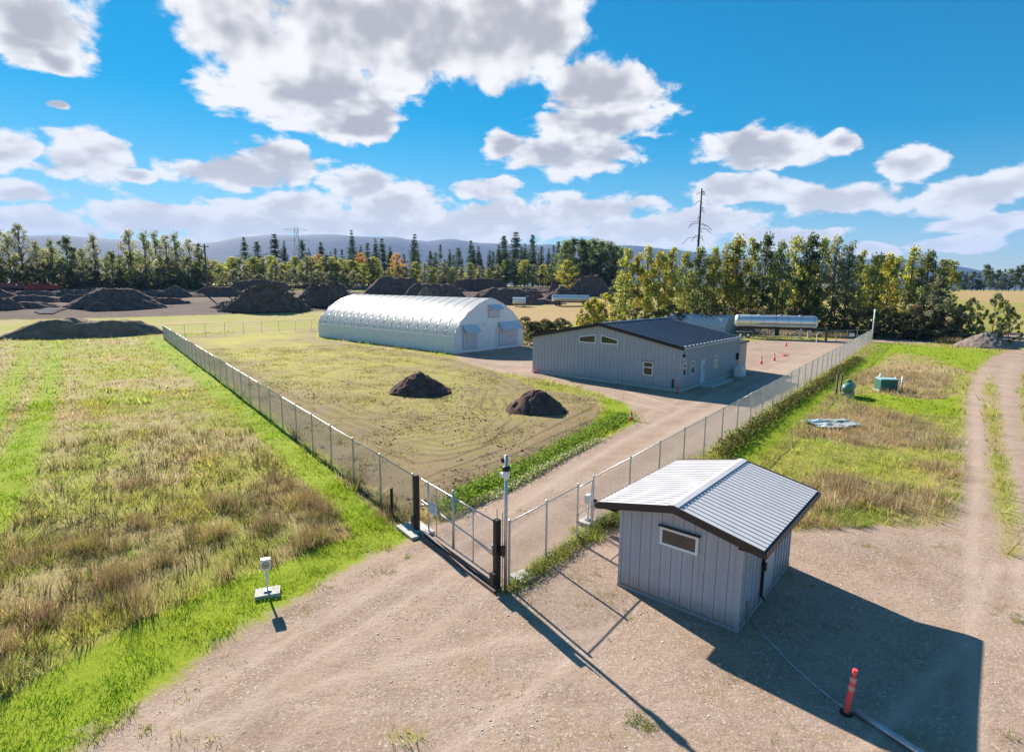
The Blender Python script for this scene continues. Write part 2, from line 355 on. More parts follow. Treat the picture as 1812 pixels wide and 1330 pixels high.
class MB:
    def __init__(s): s.v = []; s.f = []
    def add(s, vs, fs):
        b = len(s.v); s.v += [tuple(map(float, p)) for p in vs]; s.f += [tuple(b + i for i in f) for f in fs]; return s
    def box(s, x0, x1, y0, y1, z0, z1):
        return s.add([(x0,y0,z0),(x1,y0,z0),(x1,y1,z0),(x0,y1,z0),(x0,y0,z1),(x1,y0,z1),(x1,y1,z1),(x0,y1,z1)],
                     [(0,3,2,1),(4,5,6,7),(0,1,5,4),(1,2,6,5),(2,3,7,6),(3,0,4,7)])
    def hexa(s, p8):
        return s.add(p8, [(0,3,2,1),(4,5,6,7),(0,1,5,4),(1,2,6,5),(2,3,7,6),(3,0,4,7)])
    def tube(s, a, b, r, n=8, r2=None, cap=True):
        a = Vector(a); b = Vector(b); d = (b - a)
        if d.length < 1e-6: return s
        q = d.normalized(); u = q.orthogonal().normalized(); w = q.cross(u); r2 = r if r2 is None else r2
        vs = []
        for p, rr in ((a, r), (b, r2)):
            for i in range(n):
                t = 2 * math.pi * i / n; vs.append(p + (u * math.cos(t) + w * math.sin(t)) * rr)
        fs = [(i, (i + 1) % n, n + (i + 1) % n, n + i) for i in range(n)]
        if cap: fs += [tuple(range(n - 1, -1, -1)), tuple(range(n, 2 * n))]
        return s.add(vs, fs)
    def path(s, pts, r, n=6):
        for a, b in zip(pts[:-1], pts[1:]): s.tube(a, b, r, n)
        return s
    def prism(s, prof, axis, a, b):
        """closed 2-D profile swept along an axis ('x' or 'y' or 'z') from a to b"""
        n = len(prof)
        def pt(p, t): return (t, p[0], p[1]) if axis == 'x' else ((p[0], t, p[1]) if axis == 'y' else (p[0], p[1], t))
        vs = [pt(p, a) for p in prof] + [pt(p, b) for p in prof]
        fs = [(i, (i + 1) % n, n + (i + 1) % n, n + i) for i in range(n)] + [tuple(range(n - 1, -1, -1)), tuple(range(n, 2 * n))]
        return s.add(vs, fs)
    def lathe(s, prof, n=12, c=(0, 0, 0)):
        vs = []; k = len(prof)
        for i in range(n):
            t = 2 * math.pi * i / n
            for r, z in prof: vs.append((c[0] + r * math.cos(t), c[1] + r * math.sin(t), c[2] + z))
        fs = [(i * k + j, ((i + 1) % n) * k + j, ((i + 1) % n) * k + j + 1, i * k + j + 1) for i in range(n) for j in range(k - 1)]
        return s.add(vs, fs)
    def mesh(s, name):
        me = bpy.data.meshes.new(name); me.from_pydata(s.v, [], s.f); me.update(); return me
    def build(s, name, mt, parent=None, loc=None, rot=None, smooth=False):
        me = s.mesh(name)
        import bmesh
        bm = bmesh.new(); bm.from_mesh(me); bmesh.ops.recalc_face_normals(bm, faces=bm.faces); bm.to_mesh(me); bm.free()
        return link(name, me, mt, parent, loc, rot, smooth)

# ---------------------------------------------------------------- ground
def ground_material():
    mt = newmat('terrain'); t = mt.node_tree
    N = lambda k, ins=None, **p: mk_node(t, k, ins, **p)
    def M(op, a, b=None, c=None):
        ins = {0: a}
        if b is not None: ins[1] = b
        if c is not None: ins[2] = c
        return N('ShaderNodeMath', ins, operation=op).outputs[0]
    def mixc(f, a, b): return N('ShaderNodeMix', {0: f, 6: a if isinstance(a, bpy.types.NodeSocket) else (*a, 1), 7: b if isinstance(b, bpy.types.NodeSocket) else (*b, 1)}, data_type='RGBA').outputs[2]
    def rng_(x, a, b, lo=0.0, hi=1.0): return N('ShaderNodeMapRange', {0: x, 1: a, 2: b, 3: lo, 4: hi}).outputs[0]
    pos = N('ShaderNodeNewGeometry').outputs['Position']
    A = N('ShaderNodeAttribute', attribute_name='mA'); B = N('ShaderNodeAttribute', attribute_name='mB')
    sa = N('ShaderNodeSeparateColor', {0: A.outputs['Color']}); sb = N('ShaderNodeSeparateColor', {0: B.outputs['Color']})
    grav, soil, yard = sa.outputs[0], sa.outputs[1], sa.outputs[2]
    lime = A.outputs['Alpha']; dry, track, tan = sb.outputs[0], sb.outputs[1], sb.outputs[2]
    def noise(s, d=5.0, r=.6, vec=None, dist=0.0): return N('ShaderNodeTexNoise', {'Vector': vec or pos, 'Scale': s, 'Detail': d, 'Roughness': r, 'Distortion': dist}).outputs[0]
    nlow, nmid, nhi, nfine = noise(.12, 3), noise(.9, 5, .65), noise(5.0, 4, .7), noise(38.0, 2, .7)
    # gravel
    rotm = N('ShaderNodeMapping', {'Vector': pos, 'Rotation': (0, 0, -R(52)), 'Scale': (.05, 1.1, 1)})
    nstreak = noise(1.0, 3, .6, rotm.outputs[0])
    pv = N('ShaderNodeTexVoronoi', {'Vector': pos, 'Scale': 24.0, 'Randomness': 1.0})
    peb = N('ShaderNodeSeparateColor', {0: pv.outputs['Color']})
    wheel_ = M('MULTIPLY', B.outputs['Alpha'], rng_(nmid, .3, .6, .35, 1.0))
    g = mixc(rng_(nmid, .3, .7), (.40, .29, .225), (.31, .22, .165))
    g = mixc(M('MULTIPLY', rng_(nlow, .4, .65), .5), g, (.42, .32, .25))
    g = mixc(M('MULTIPLY', rng_(nstreak, .45, .7), .4), g, (.44, .34, .27))
    g = mixc(M('MULTIPLY', rng_(nhi, .5, .75), .4), g, (.20, .135, .09))
    g = mixc(M('MULTIPLY', rng_(noise(.55, 4, .7), .54, .70), .6), g, (.30, .20, .11))
    g = mixc(M('MULTIPLY', rng_(noise(.25, 4, .7), .48, .64), .45), g, (.22, .15, .105))
    g = mixc(M('MULTIPLY', wheel_, .7), g, (.50, .385, .31))
    fine = M('SUBTRACT', 1.0, M('MULTIPLY', wheel_, .8))
    g = mixc(M('MULTIPLY', M('MULTIPLY', rng_(peb.outputs[0], .80, .96), rng_(nmid, .35, .65, .2, .8)), fine), g, (.56, .49, .42))
    g = mixc(M('MULTIPLY', M('MULTIPLY', rng_(peb.outputs[1], .85, 1.0), .45), fine), g, (.13, .095, .075))
    # grass sward and dead litter
    gr = mixc(rng_(nmid, .3, .7), (.24, .25, .035), (.34, .33, .065))
    gr = mixc(rng_(nhi, .35, .7, 0, .55), gr, (.33, .30, .10))
    gr = mixc(M('MULTIPLY', dry, rng_(nhi, .2, .6, .55, 1.0)), gr, (.40, .29, .17))
    gr = mixc(M('MULTIPLY', rng_(nfine, .5, .8), .5), gr, (.07, .08, .02))
    lm = mixc(rng_(nhi, .3, .7), (.19, .27, .014), (.30, .35, .028))
    lm = mixc(M('MULTIPLY', rng_(nfine, .5, .8), .5), lm, (.08, .14, .012))
    gr = mixc(M('MULTIPLY', lime, rng_(nmid, .2, .45, .7, 1.0)), gr, lm)
    gr = mixc(M('MULTIPLY', tan, .9), gr, mixc(nmid, (.44, .31, .16), (.36, .25, .12)))
    # seeded soil
    so = mixc(rng_(nmid, .3, .7), (.27, .195, .13), (.19, .13, .09))
    sprout = M('MULTIPLY', M('MULTIPLY', rng_(M('ADD', nmid, M('MULTIPLY', nlow, .8)), .58, 1.0), rng_(nhi, .25, .55, .45, 1.0)), rng_(M('ADD', soil, M('MULTIPLY', nmid, 3.0)), 1.0, 7.0, .15, 1.0))
    back = rng_(N('ShaderNodeSeparateXYZ', {0: pos}).outputs[1], 26.0, 70.0, .45, 1.15)
    sprout = M('MULTIPLY', sprout, back)
    so = mixc(M('MULTIPLY', sprout, .95), so, mixc(nhi, (.33, .31, .05), (.42, .40, .10)))
    trk = M('MULTIPLY', M('MULTIPLY', track, rng_(nhi, .25, .6, .4, 1.0)), rng_(noise(.22, 3, .6), .40, .60, .55, 1.0))
    so = mixc(M('MULTIPLY', trk, .88), so, (.075, .05, .035))
    # yard dirt
    yd = mixc(rng_(nlow, .35, .65), (.070, .043, .038), (.12, .075, .062))
    yd = mixc(rng_(noise(.35, 3, .7), .42, .65, 0, .85), yd, (.06, .037, .034))
    yd = mixc(M('MULTIPLY', tan, rng_(noise(.35, 3, .7), .3, .7, .38, .05)), yd, (.26, .18, .14))
    # borders broken up by noise
    edge = M('ADD', M('MULTIPLY', M('SUBTRACT', noise(.7, 4, .7), .5), 2.2), M('MULTIPLY', M('SUBTRACT', nhi, .5), 1.1))
    edge = M('MULTIPLY', edge, rng_(N('ShaderNodeSeparateXYZ', {0: pos}).outputs[0], 13.0, 17.0, 1.0, .35))
    fg = rng_(M('ADD', grav, M('MULTIPLY', edge, .85)), -.25, .3)
    fs = rng_(M('ADD', soil, M('MULTIPLY', edge, .8)), -.2, .3)
    fy = rng_(M('ADD', yard, M('MULTIPLY', edge, 5.0)), -2.0, 2.0)
    c = mixc(fs, gr, so); c = mixc(fy, c, yd); c = mixc(fg, c, g)
    hgt = M('ADD', M('MULTIPLY', nhi, .6), M('MULTIPLY', nfine, .25))
    hgt = M('SUBTRACT', hgt, M('MULTIPLY', track, .3))
    bp = N('ShaderNodeBump', {'Height': hgt, 'Strength': .55, 'Distance': .09})
    b = N('ShaderNodeBsdfPrincipled', {'Base Color': c, 'Roughness': .95, 'Specular IOR Level': .08, 'Normal': bp.outputs[0]})
    N('ShaderNodeOutputMaterial', {'Surface': b.outputs[0]})
    return mt
def axis(lo, hi, step, gneg, gpos, lim_neg, lim_pos):
    a = list(np.arange(lo, hi, step)); s = step; x = a[-1]
    while x < lim_pos: s *= gpos; x += s; a.append(x)
    s = step; x = lo; b = []
    while x > lim_neg: s *= gneg; x -= s; b.append(x)
    return np.array(b[::-1] + a)
xs = axis(-20, 22, .17, 1.04, 1.04, -7000, 7000)
ys = axis(8, 44, .17, 1.25, 1.025, -400, 7000)
X, Y = np.meshgrid(xs, ys, indexing='ij')
fx, fy = X.ravel(), Y.ravel()
gv, so_, yd_ = f_gravel(fx, fy), f_soil(fx, fy), f_yard(fx, fy)
li, dr, tk, tn = f_lime(fx, fy), f_dry(fx, fy), f_track(fx, fy), f_tan(fx, fy)
rr = np.hypot(fx, fy)
near = sstep(140, 60, rr)
Z = hz(fx, fy) + near * (fbm(fx, fy, .5, 9, 4) - .5) * .16 * sstep(.3, -1.0, gv) + near * (fbm(fx, fy, .35, 5, 3) - .5) * .05
def ditch(x, y): return np.exp(-(pline(poly([(790,905),(850,862),(960,812),(1050,760),(1095,735)]), x, y) / .75) ** 2)
Z = Z - .30 * ditch(fx, fy)
V = np.stack([fx, fy, Z], 1)
mA = np.stack([np.clip(gv, -30, 30), np.clip(so_, -30, 30), np.clip(yd_, -60, 60), li], 1)
mB = np.stack([dr, tk, tn, f_wheel(fx, fy)], 1)
nx, ny = X.shape
ii, jj = np.meshgrid(np.arange(nx - 1), np.arange(ny - 1), indexing='ij')
q = (ii * ny + jj).ravel(); Q = np.stack([q, q + ny, q + ny + 1, q + 1], 1)
cls = np.zeros(len(V), int); cls[so_ > 0] = 1; cls[yd_ > 0] = 2; cls[gv > 0] = 3
fc = cls[Q].max(1)
TERRAIN = ground_material()
for k, nm in enumerate(('ground', 'seeded_field', 'dirt_yard', 'gravel_road')):
    fq = Q[fc == k]; used, inv = np.unique(fq, return_inverse=True)
    me = np_mesh(nm, V[used], inv.reshape(-1, 4), attrs={'mA': mA[used], 'mB': mB[used]})
    o = link(nm, me, TERRAIN, smooth=True); o['kind'] = 'structure'
def gz(x, y):
    """height of the sheet, without its fine bumps"""
    return hz(x, y)

# distant ridge of mountains
def ridge(name, rdist, prof, depth, c, seed):
    az0 = np.linspace(-75, 75, 240); v = []; f = []
    tops = np.interp(az0, [p[0] for p in prof], [p[1] for p in prof])
    rows = 9
    for j in range(rows):
        t = j / (rows - 1)
        for i, a in enumerate(az0):
            r = rdist + depth * t
            x, y = r * math.sin(R(a)), r * math.cos(R(a))
            h = tops[i] * sstep(0, 1, t * 1.05) * (1 + .25 * (fbm(x, y, 1 / 900, seed, 5) - .5) * (1 if t > 0 else 0))
            v.append((x, y, 2 + h - 30 * (t == 0)))
    n = len(az0)
    for j in range(rows - 1):
        for i in range(n - 1): f.append((j * n + i, j * n + i + 1, (j + 1) * n + i + 1, (j + 1) * n + i))
    o = link(name, np_mesh(name, v, f), mat('hazy_slope', c, .95, var=.35, vscale=.004), smooth=True); o['kind'] = 'structure'
def azel(px, py):
    d = pixdir(px, py); return math.degrees(math.atan2(d[0], d[1])), d[2] / math.hypot(d[0], d[1])
prof = []
for px, py in ((-200,430),(0,424),(70,422),(150,424),(260,428),(340,432),(420,421),(500,417),(620,416),(700,420),(760,428),(800,424),(860,431),(960,436),(1040,440),(1120,433),(1200,440),(1290,455),(1400,452),(1500,458),(1590,455),(1660,466),(1700,470),(1760,484),(1900,490)):
    a, e = azel(px, py); prof.append((a, e * 7200))
ridge('mountains', 4700, prof, 2500, (.018, .034, .055), 4)  # blue of the distant haze is put into the forest colour

# ---------------------------------------------------------------- grass and weeds (nobody could count it)
def blades(px, py, n, h, spread, width, c, lean=.35, cvar=.18, h_jit=.4, kink=False):
    """n blades for each tuft; arrays px,py,h,c per tuft"""
    k = len(px); I = np.repeat(np.arange(k), n); m_ = len(I)
    ang = rng.uniform(0, 2 * np.pi, m_); rad_ = np.sqrt(rng.uniform(0, 1, m_)) * np.broadcast_to(spread, k)[I]
    bx = px[I] + np.cos(ang) * rad_; by = py[I] + np.sin(ang) * rad_
    bz = gz(bx, by) - .03
    hh = np.broadcast_to(h, k)[I] * rng.uniform(1 - h_jit, 1 + h_jit * .6, m_)
    la = ang + rng.normal(0, .8, m_); ll = hh * np.abs(rng.normal(lean, lean * .6, m_))
    w = np.broadcast_to(width, k)[I] * rng.uniform(.7, 1.3, m_); wa = rng.uniform(0, np.pi, m_)
    dx, dy = np.cos(wa) * w / 2, np.sin(wa) * w / 2
    cc = c[I] * (1 + rng.normal(0, cvar, (m_, 1))) * (1 + rng.normal(0, .06, (m_, 3)))
    v = np.empty((m_, 3, 3))
    v[:, 0] = np.stack([bx - dx, by - dy, bz], 1); v[:, 1] = np.stack([bx + dx, by + dy, bz], 1)
    v[:, 2] = np.stack([bx + np.cos(la) * ll, by + np.sin(la) * ll, bz + hh], 1)
    return v.reshape(-1, 3), np.arange(m_ * 3).reshape(-1, 3), np.repeat(np.clip(cc, .004, .8), 3, 0)
def scatter(n, r0, r1, a0=-54, a1=56, power=1.0):
    u = rng.uniform(0, 1, n)
    r = (r0 ** power + u * (r1 ** power - r0 ** power)) ** (1 / power)
    a = rng.uniform(R(a0), R(a1), n); return np.sin(a) * r, np.cos(a) * r
def pal(*cs): return np.array(cs)
LIME = pal((.21, .32, .014), (.26, .36, .022), (.15, .24, .014), (.30, .37, .045))
FIELD = pal((.31, .33, .05), (.38, .37, .08), (.39, .33, .13), (.24, .29, .04))
DRY = pal((.44, .33, .19), (.40, .29, .17), (.31, .22, .13), (.48, .38, .25), (.33, .29, .11))
def free(x, y, gm_=0.0, sm=-.1):
    nz = (fbm(x, y, .9, 21, 4) - .5) * np.where(x > 15, .5, 1.9)
    return (f_gravel(x, y) + nz < gm_) & (f_soil(x, y) + nz < sm) & (f_yard(x, y) < -1)
GRASS = leafmat('grass_blade', .5, .7, .1)
def grass_obj(name, parts, label, cat):
    v = []; f = []; c = []; b = 0
    for (a, bb, d) in parts: v.append(a); f.append(bb + b); c.append(d); b += len(a)
    o = link(name, np_mesh(name, np.concatenate(v), np.concatenate(f), np.concatenate(c)), GRASS)
    tag(o, label, cat, kind='stuff')
def short_grass():
    out = []
    for (n, r0, r1, nb, h, sprd, w, pw) in ((38000, 9, 26, 7, .17, .16, .020, 1.5), (28000, 24, 55, 5, .22, .30, .042, 1.4), (19000, 50, 118, 4, .26, .40, .10, 1.3)):
        x, y = scatter(n, r0, r1, power=pw); k = free(x, y, -.05); x, y = x[k], y[k]
        lm = f_lime(x, y); d = f_dry(x, y); r = rng.uniform(0, 1, len(x))
        c = FIELD[rng.integers(0, 4, len(x))].copy()
        isd = r < d * .8; c[isd] = DRY[rng.integers(0, 5, isd.sum())]
        isl = rng.uniform(.25, .75, len(x)) < lm; c[isl] = LIME[rng.integers(0, 4, isl.sum())]
        vn = fbm(x, y, 1.1, 77, 4); vn2 = fbm(x, y, .35, 78, 3)
        c *= np.where(isl, .82 + .36 * sstep(.3, .7, vn), .66 + .68 * sstep(.3, .7, vn))[:, None]; c[:, 0] *= .88 + .2 * sstep(.35, .65, vn2)
        hh = h * np.where(isl, .75, 1.15) * rng.uniform(.6, 1.4, len(x)) * (.6 + 1.0 * sstep(.35, .75, vn))
        out.append(blades(x, y, nb, hh, sprd, w, c, .6))
    grass_obj('short_grass', out, 'short green and straw coloured grass covering the open ground', 'grass')
short_grass()
def tall_grass():
    out = []
    # clumps of dead grass in the left field, thickest towards the road
    x, y = scatter(10000, 9, 30, -47, 5, 1.3); k = free(x, y, -1.2) & (f_lime(x, y) < .3) & (x < 0)
    x, y = x[k], y[k]; n = fbm(x, y, 1.0, 31, 4); k = n + (f_dry(x, y) - .5) * .25 + sstep(30, 14, np.hypot(x, y)) * .06 > .64; x, y, n = x[k], y[k], n[k]
    h = .26 + .75 * np.clip((n - .5) * 3, 0, 1) * sstep(30, 13, np.hypot(x, y))
    c = DRY[rng.integers(0, 5, len(x))].copy(); g = rng.uniform(0, 1, len(x)) < .5; c[g] = FIELD[rng.integers(0, 4, g.sum())]
    out.append(blades(x, y, 17, h, .17, .019, c * 1.05 * (.75 + .5 * rng.uniform(0, 1, (len(x), 1))), .42))
    # seed stalks standing above the clumps
    j = rng.integers(0, len(x), 2600); sx, sy = x[j] + rng.normal(0, .2, 2600), y[j] + rng.normal(0, .2, 2600)
    out.append(blades(sx, sy, 3, h[j] * 1.35 + .15, .12, .010, np.tile((.26, .17, .10), (2600, 1)), .16))
    # dark stems and docks among it
    x, y = scatter(1500, 9, 40, -47, 3, 1.4); k = free(x, y, -.8) & (f_lime(x, y) < .6); x, y = x[k], y[k]
    out.append(blades(x, y, 10, .55, .16, .03, np.tile((.16, .13, .05), (len(x), 1)), .3))
    # right-hand meadow
    x, y = scatter(5200, 20, 75, 8, 46, 1.3); k = free(x, y, -.6) & (f_dry(x, y) > .45) & (f_lime(x, y) < .3); x, y = x[k], y[k]
    h = np.where(np.hypot(x, y) < 30, .65, .5)
    out.append(blades(x, y, 18, h, .45, .03, DRY[rng.integers(0, 5, len(x))] * 1.0, .3))
    # straw along the cross road under the far trees
    x, y = scatter(1500, 120, 127, 22, 44); k = free(x, y, -.3); x, y = x[k], y[k]
    out.append(blades(x, y, 14, 1.1, .7, .12, DRY[rng.integers(0, 5, len(x))], .35))
    grass_obj('tall_dry_grass', out, 'tall brown dead grass standing in clumps in the meadows', 'dry grass')
tall_grass()
def leafquads(cx, cy, cz, size, c, cvar=.2):
    m_ = len(cx)
    a = rng.normal(0, 1, (m_, 3)); a /= np.linalg.norm(a, axis=1)[:, None]
    b = rng.normal(0, 1, (m_, 3)); b -= (a * b).sum(1)[:, None] * a; b /= np.linalg.norm(b, axis=1)[:, None]
    s = np.broadcast_to(size, m_)[:, None] * rng.uniform(.6, 1.3, (m_, 1)); p = np.stack([cx, cy, cz], 1)
    v = np.stack([p - a * s * .5, p + b * s * .32, p + a * s * .5, p - b * s * .32], 1).reshape(-1, 3)
    cc = np.broadcast_to(c, (m_, 3)) * (1 + rng.normal(0, cvar, (m_, 1))) * (1 + rng.normal(0, .05, (m_, 3)))
    return v, np.arange(m_ * 4).reshape(-1, 4), np.repeat(np.clip(cc, .003, .8), 4, 0)
LEAF = leafmat('leaf', .62, .6, .15)
def leaf_strip(name, line, n, width, height, size, c, label, cat, seed=0):
    """thicket of leaves following a line on the ground"""
    pts = np.array(line); seg = np.linalg.norm(np.diff(pts, axis=0), axis=1); cum = np.concatenate([[0], np.cumsum(seg)])
    s = rng.uniform(0, cum[-1], n); x = np.interp(s, cum, pts[:, 0]); y = np.interp(s, cum, pts[:, 1])
    lump = .35 + .9 * fbm(s, s * 0 + seed, .5, 40 + seed, 3)
    x = x + rng.normal(0, width * .5, n); y = y + rng.normal(0, width * .5, n)
    z = gz(x, y) + height * lump * rng.uniform(0, 1, n) ** .7 * (.7 + .6 * fbm(x, y, .8, 50, 2))
    cs = np.array(c)[rng.integers(0, len(c), n)]
    o = link(name, np_mesh(name, *leafquads(x, y, z, size, cs)), LEAF); tag(o, label, cat, kind='stuff')
leaf_strip('bramble_thicket', poly([(1275,808),(1330,768),(1390,722),(1450,684),(1520,636)]), 11000, .6, .62, .16, [(.13,.17,.035),(.19,.20,.05),(.24,.20,.08),(.08,.11,.03)], 'low dark brambles growing along the outside of the road fence', 'brambles')
leaf_strip('fence_weeds', poly([(905,1045),(955,1010),(1010,972),(1060,938),(1095,912)]), 5200, .26, .32, .06, [(.14,.19,.03),(.20,.24,.06),(.24,.22,.10),(.09,.13,.02)], 'green weeds along the road fence behind the small shed', 'weeds', 1)
leaf_strip('shed_weeds', poly([(1062,935),(1085,920),(1098,935)]), 1800, .3, .6, .07, [(.17,.20,.05),(.25,.26,.10),(.10,.13,.03)], 'bushy pale weeds beside the walk-in gate and shed wall', 'weeds', 2)
leaf_strip('ditch_weeds', poly([(785,905),(850,865),(960,815),(1050,765),(1105,735)]), 14000, .7, .45, .10, [(.12,.20,.02),(.18,.28,.03),(.22,.30,.05),(.06,.10,.015)], 'bright green weeds filling the ditch beside the gravel road', 'weeds', 3)
leaf_strip('white_weeds', poly([(815,893),(880,876),(900,862),(960,830),(1020,797),(1060,778)]), 4200, .32, .26, .09, [(.50,.50,.33),(.42,.46,.22),(.33,.40,.14)], 'pale white flowering weeds on the gravel road edge of the ditch', 'weeds', 4)
# loose stones and small weed tufts on the gravel
def stones(n):
    x, y = scatter(n, 9, 30, -40, 46, 1.4); k = f_gravel(x, y) > .3; x, y = x[k], y[k]
    k = fbm(x, y, .6, 61, 3) + rng.uniform(-.2, .2, len(x)) > .47; x, y = x[k], y[k]; m_ = len(x)
    s = rng.lognormal(math.log(.014), .35, m_)
    o8 = np.array([(1,0,0),(0,1,0),(-1,0,0),(0,-1,0),(0,0,.32),(0,0,-.3)], float)
    v = o8[None] * s[:, None, None] * rng.uniform(.6, 1.4, (m_, 6, 1)); v += np.stack([x, y, gz(x, y) + .004], 1)[:, None]
    t = np.array([(0,1,4),(1,2,4),(2,3,4),(3,0,4),(1,0,5),(2,1,5),(3,2,5),(0,3,5)])
    f = (t[None] + (np.arange(m_) * 6)[:, None, None]).reshape(-1, 3)
    c = pal((.55,.50,.46),(.48,.42,.37),(.42,.36,.31),(.62,.58,.54))[rng.integers(0, 4, m_)]
    me = np_mesh('gravel_stones', v.reshape(-1, 3), f, np.repeat(c, 6, 0))
    mt = newmat('stone'); t_ = mt.node_tree; a = mk_node(t_, 'ShaderNodeAttribute', attribute_name='Col')
    b = mk_node(t_, 'ShaderNodeBsdfPrincipled', {'Base Color': a.outputs['Color'], 'Roughness': .85}); mk_node(t_, 'ShaderNodeOutputMaterial', {'Surface': b.outputs[0]})
    tag(link('gravel_stones', me, mt), 'loose pale stones strewn over the gravel lot', 'gravel', kind='stuff')
stones(16000)
def field_rough():
    x, y = scatter(30000, 19, 88, -38, 14, 1.5); k = f_soil(x, y) > .3; x, y = x[k], y[k]
    k = fbm(x, y, .5, 91, 4) + rng.uniform(-.15, .15, len(x)) + np.clip((y - 45) * .004, -.1, .12) > .5; x, y = x[k], y[k]
    c = pal((.34, .32, .05), (.42, .39, .10), (.28, .27, .06), (.36, .30, .13))[rng.integers(0, 4, len(x))]
    out = [blades(x, y, 4, .10 * rng.uniform(.5, 1.5, len(x)), .12 + .004 * np.hypot(x, y), .022 + .0011 * np.hypot(x, y), c, .9)]
    grass_obj('sprouting_grass', out, 'thin yellow-green sprouts coming up in the seeded field', 'grass')
    x, y = scatter(26000, 19, 60, -36, 14, 1.3); k = (f_soil(x, y) > .2) & (fbm(x, y, .4, 93, 3) > .47); x, y = x[k], y[k]; m_ = len(x)
    s = rng.lognormal(math.log(.03), .45, m_); o8 = np.array([(1,0,0),(0,1,0),(-1,0,0),(0,-1,0),(0,0,.7),(0,0,-.3)], float)
    v = o8[None] * s[:, None, None] * rng.uniform(.6, 1.4, (m_, 6, 1)); v += np.stack([x, y, gz(x, y) + .01], 1)[:, None]
    t = np.array([(0,1,4),(1,2,4),(2,3,4),(3,0,4),(1,0,5),(2,1,5),(3,2,5),(0,3,5)]); f = (t[None] + (np.arange(m_) * 6)[:, None, None]).reshape(-1, 3)
    tag(link('soil_clods', np_mesh('soil_clods', v.reshape(-1, 3), f), mat('clod', (.19, .13, .09), .95, var=.3)), 'small brown clods of soil strewn over the seeded field', 'soil', kind='stuff')
field_rough()
def lot_weeds():
    cs = [P(*p) for p in ((1132,1275),(945,1308),(1070,1290),(1150,1290),(1062,1015),(1080,1060),(1100,1075),(1300,1195),(1395,1015),(1455,1040),(1785,1080),(1800,1095),(1195,1010),(1020,1020),(1035,1070),(935,1058),(940,1030),(690,1010),(720,985),(660,1010),(590,1040),(540,1080),(410,1180),(330,1240),(260,1290),(1665,970),(1530,965),(1090,1100),(1390,1290),(900,905),(1000,880),(925,905))]
    xs_, ys_, c = [], [], []
    for i, p in enumerate(cs):
        n = 60 if i == 0 else random.randint(5, 16); s = .16 if i == 0 else random.uniform(.08, .3)
        xs_ += list(rng.normal(p[0], s, n)); ys_ += list(rng.normal(p[1], s, n)); c += [LIME[random.randrange(4)] * (.8 if i == 0 else 1) if i == 0 or random.random() < .5 else FIELD[random.randrange(4)] for _ in range(n)]
    out = [blades(np.array(xs_), np.array(ys_), 9, .09, .05, .018, np.array(c), .8)]
    grass_obj('lot_weeds', out, 'scattered tufts of weeds sprouting through the gravel lot', 'weeds')
lot_weeds()

# ---------------------------------------------------------------- materials of the built things
M_galv = mat('galvanised_steel', (.50, .51, .53), .42, .75, var=.12, vscale=6)
M_wire = mat('chain_wire', (.46, .47, .49), .5, .6, var=.1)
M_black = mat('black_steel', (.018, .018, .022), .45, .2, var=.2)
M_brown = mat('brown_trim', (.045, .030, .030), .45, 0, var=.15)
M_siding = mat('grey_siding', (.40, .42, .49), .48, 0, var=.05, vscale=.8, dirt=((.30, .26, .22), 1.3, .25), splash=True)
M_shedwall = mat('pale_siding', (.45, .46, .53), .45, 0, var=.05, vscale=.9, dirt=((.34, .30, .25), 1.6, .25), splash=True)
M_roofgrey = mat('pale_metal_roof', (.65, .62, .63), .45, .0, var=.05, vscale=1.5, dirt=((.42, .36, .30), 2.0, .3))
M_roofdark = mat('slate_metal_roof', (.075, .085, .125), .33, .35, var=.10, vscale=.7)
M_white = mat('white_paint', (.78, .79, .80), .5, 0, var=.05)
M_trim = mat('window_white', (.80, .80, .80), .4, 0, var=.03)
M_glass = mat('dark_glass', (.02, .025, .03), .06, 0, var=.05, spec=.9)
M_door = mat('pale_blue_door', (.42, .58, .66), .5, 0, var=.04)
M_conc = mat('concrete', (.48, .46, .43), .85, 0, var=.15, vscale=5, bump=.2, bscale=30)
M_poly = mat('poly_film', (.78, .78, .79), .30, 0, var=.04, vscale=.5, spec=.6)
_t = M_poly.node_tree; _b = [n_ for n_ in _t.nodes if n_.type == 'BSDF_PRINCIPLED'][0]; _o = [n_ for n_ in _t.nodes if n_.type == 'OUTPUT_MATERIAL'][0]
_tr = mk_node(_t, 'ShaderNodeBsdfTranslucent', {'Color': (.82, .82, .82, 1)}); _mx = mk_node(_t, 'ShaderNodeMixShader', {0: .4, 1: _b.outputs[0], 2: _tr.outputs[0]}); _t.links.new(_mx.outputs[0], _o.inputs['Surface'])
M_knee = mat('kneewall_panel', (.62, .70, .76), .45, 0, var=.05, vscale=1.0)
M_endw = mat('end_wall', (.68, .71, .77), .5, 0, var=.04, vscale=.6)
M_vent = mat('vent_blue', (.44, .55, .64), .45, 0, var=.08)
M_pink = mat('orange_plastic', (.85, .10, .095), .5, 0, var=.1)
M_refl = mat('reflective_band', (.75, .75, .77), .35, 0, var=.05)
M_band = mat('faded_band', (.78, .32, .30), .5, 0, var=.1)
M_rubber = mat('rubber', (.02, .02, .02), .8)
M_alu = mat('polished_aluminium', (.74, .75, .77), .38, .75, var=.06, vscale=2)
M_dirt = mat('dark_soil', (.115, .070, .060), .97, 0, var=.45, vscale=1.6, bump=1.0, bscale=5, spec=.1)
M_compost = mat('compost', (.145, .096, .085), .97, 0, var=.45, vscale=.8, bump=1, bscale=3, spec=.1)
M_clod = mat('grey_dirt', (.20, .145, .11), .97, 0, var=.4, vscale=.7, bump=1, bscale=3, spec=.1)
M_gravel = mat('grey_gravel', (.20, .16, .135), .95, 0, var=.3, vscale=2, bump=.8, bscale=8)
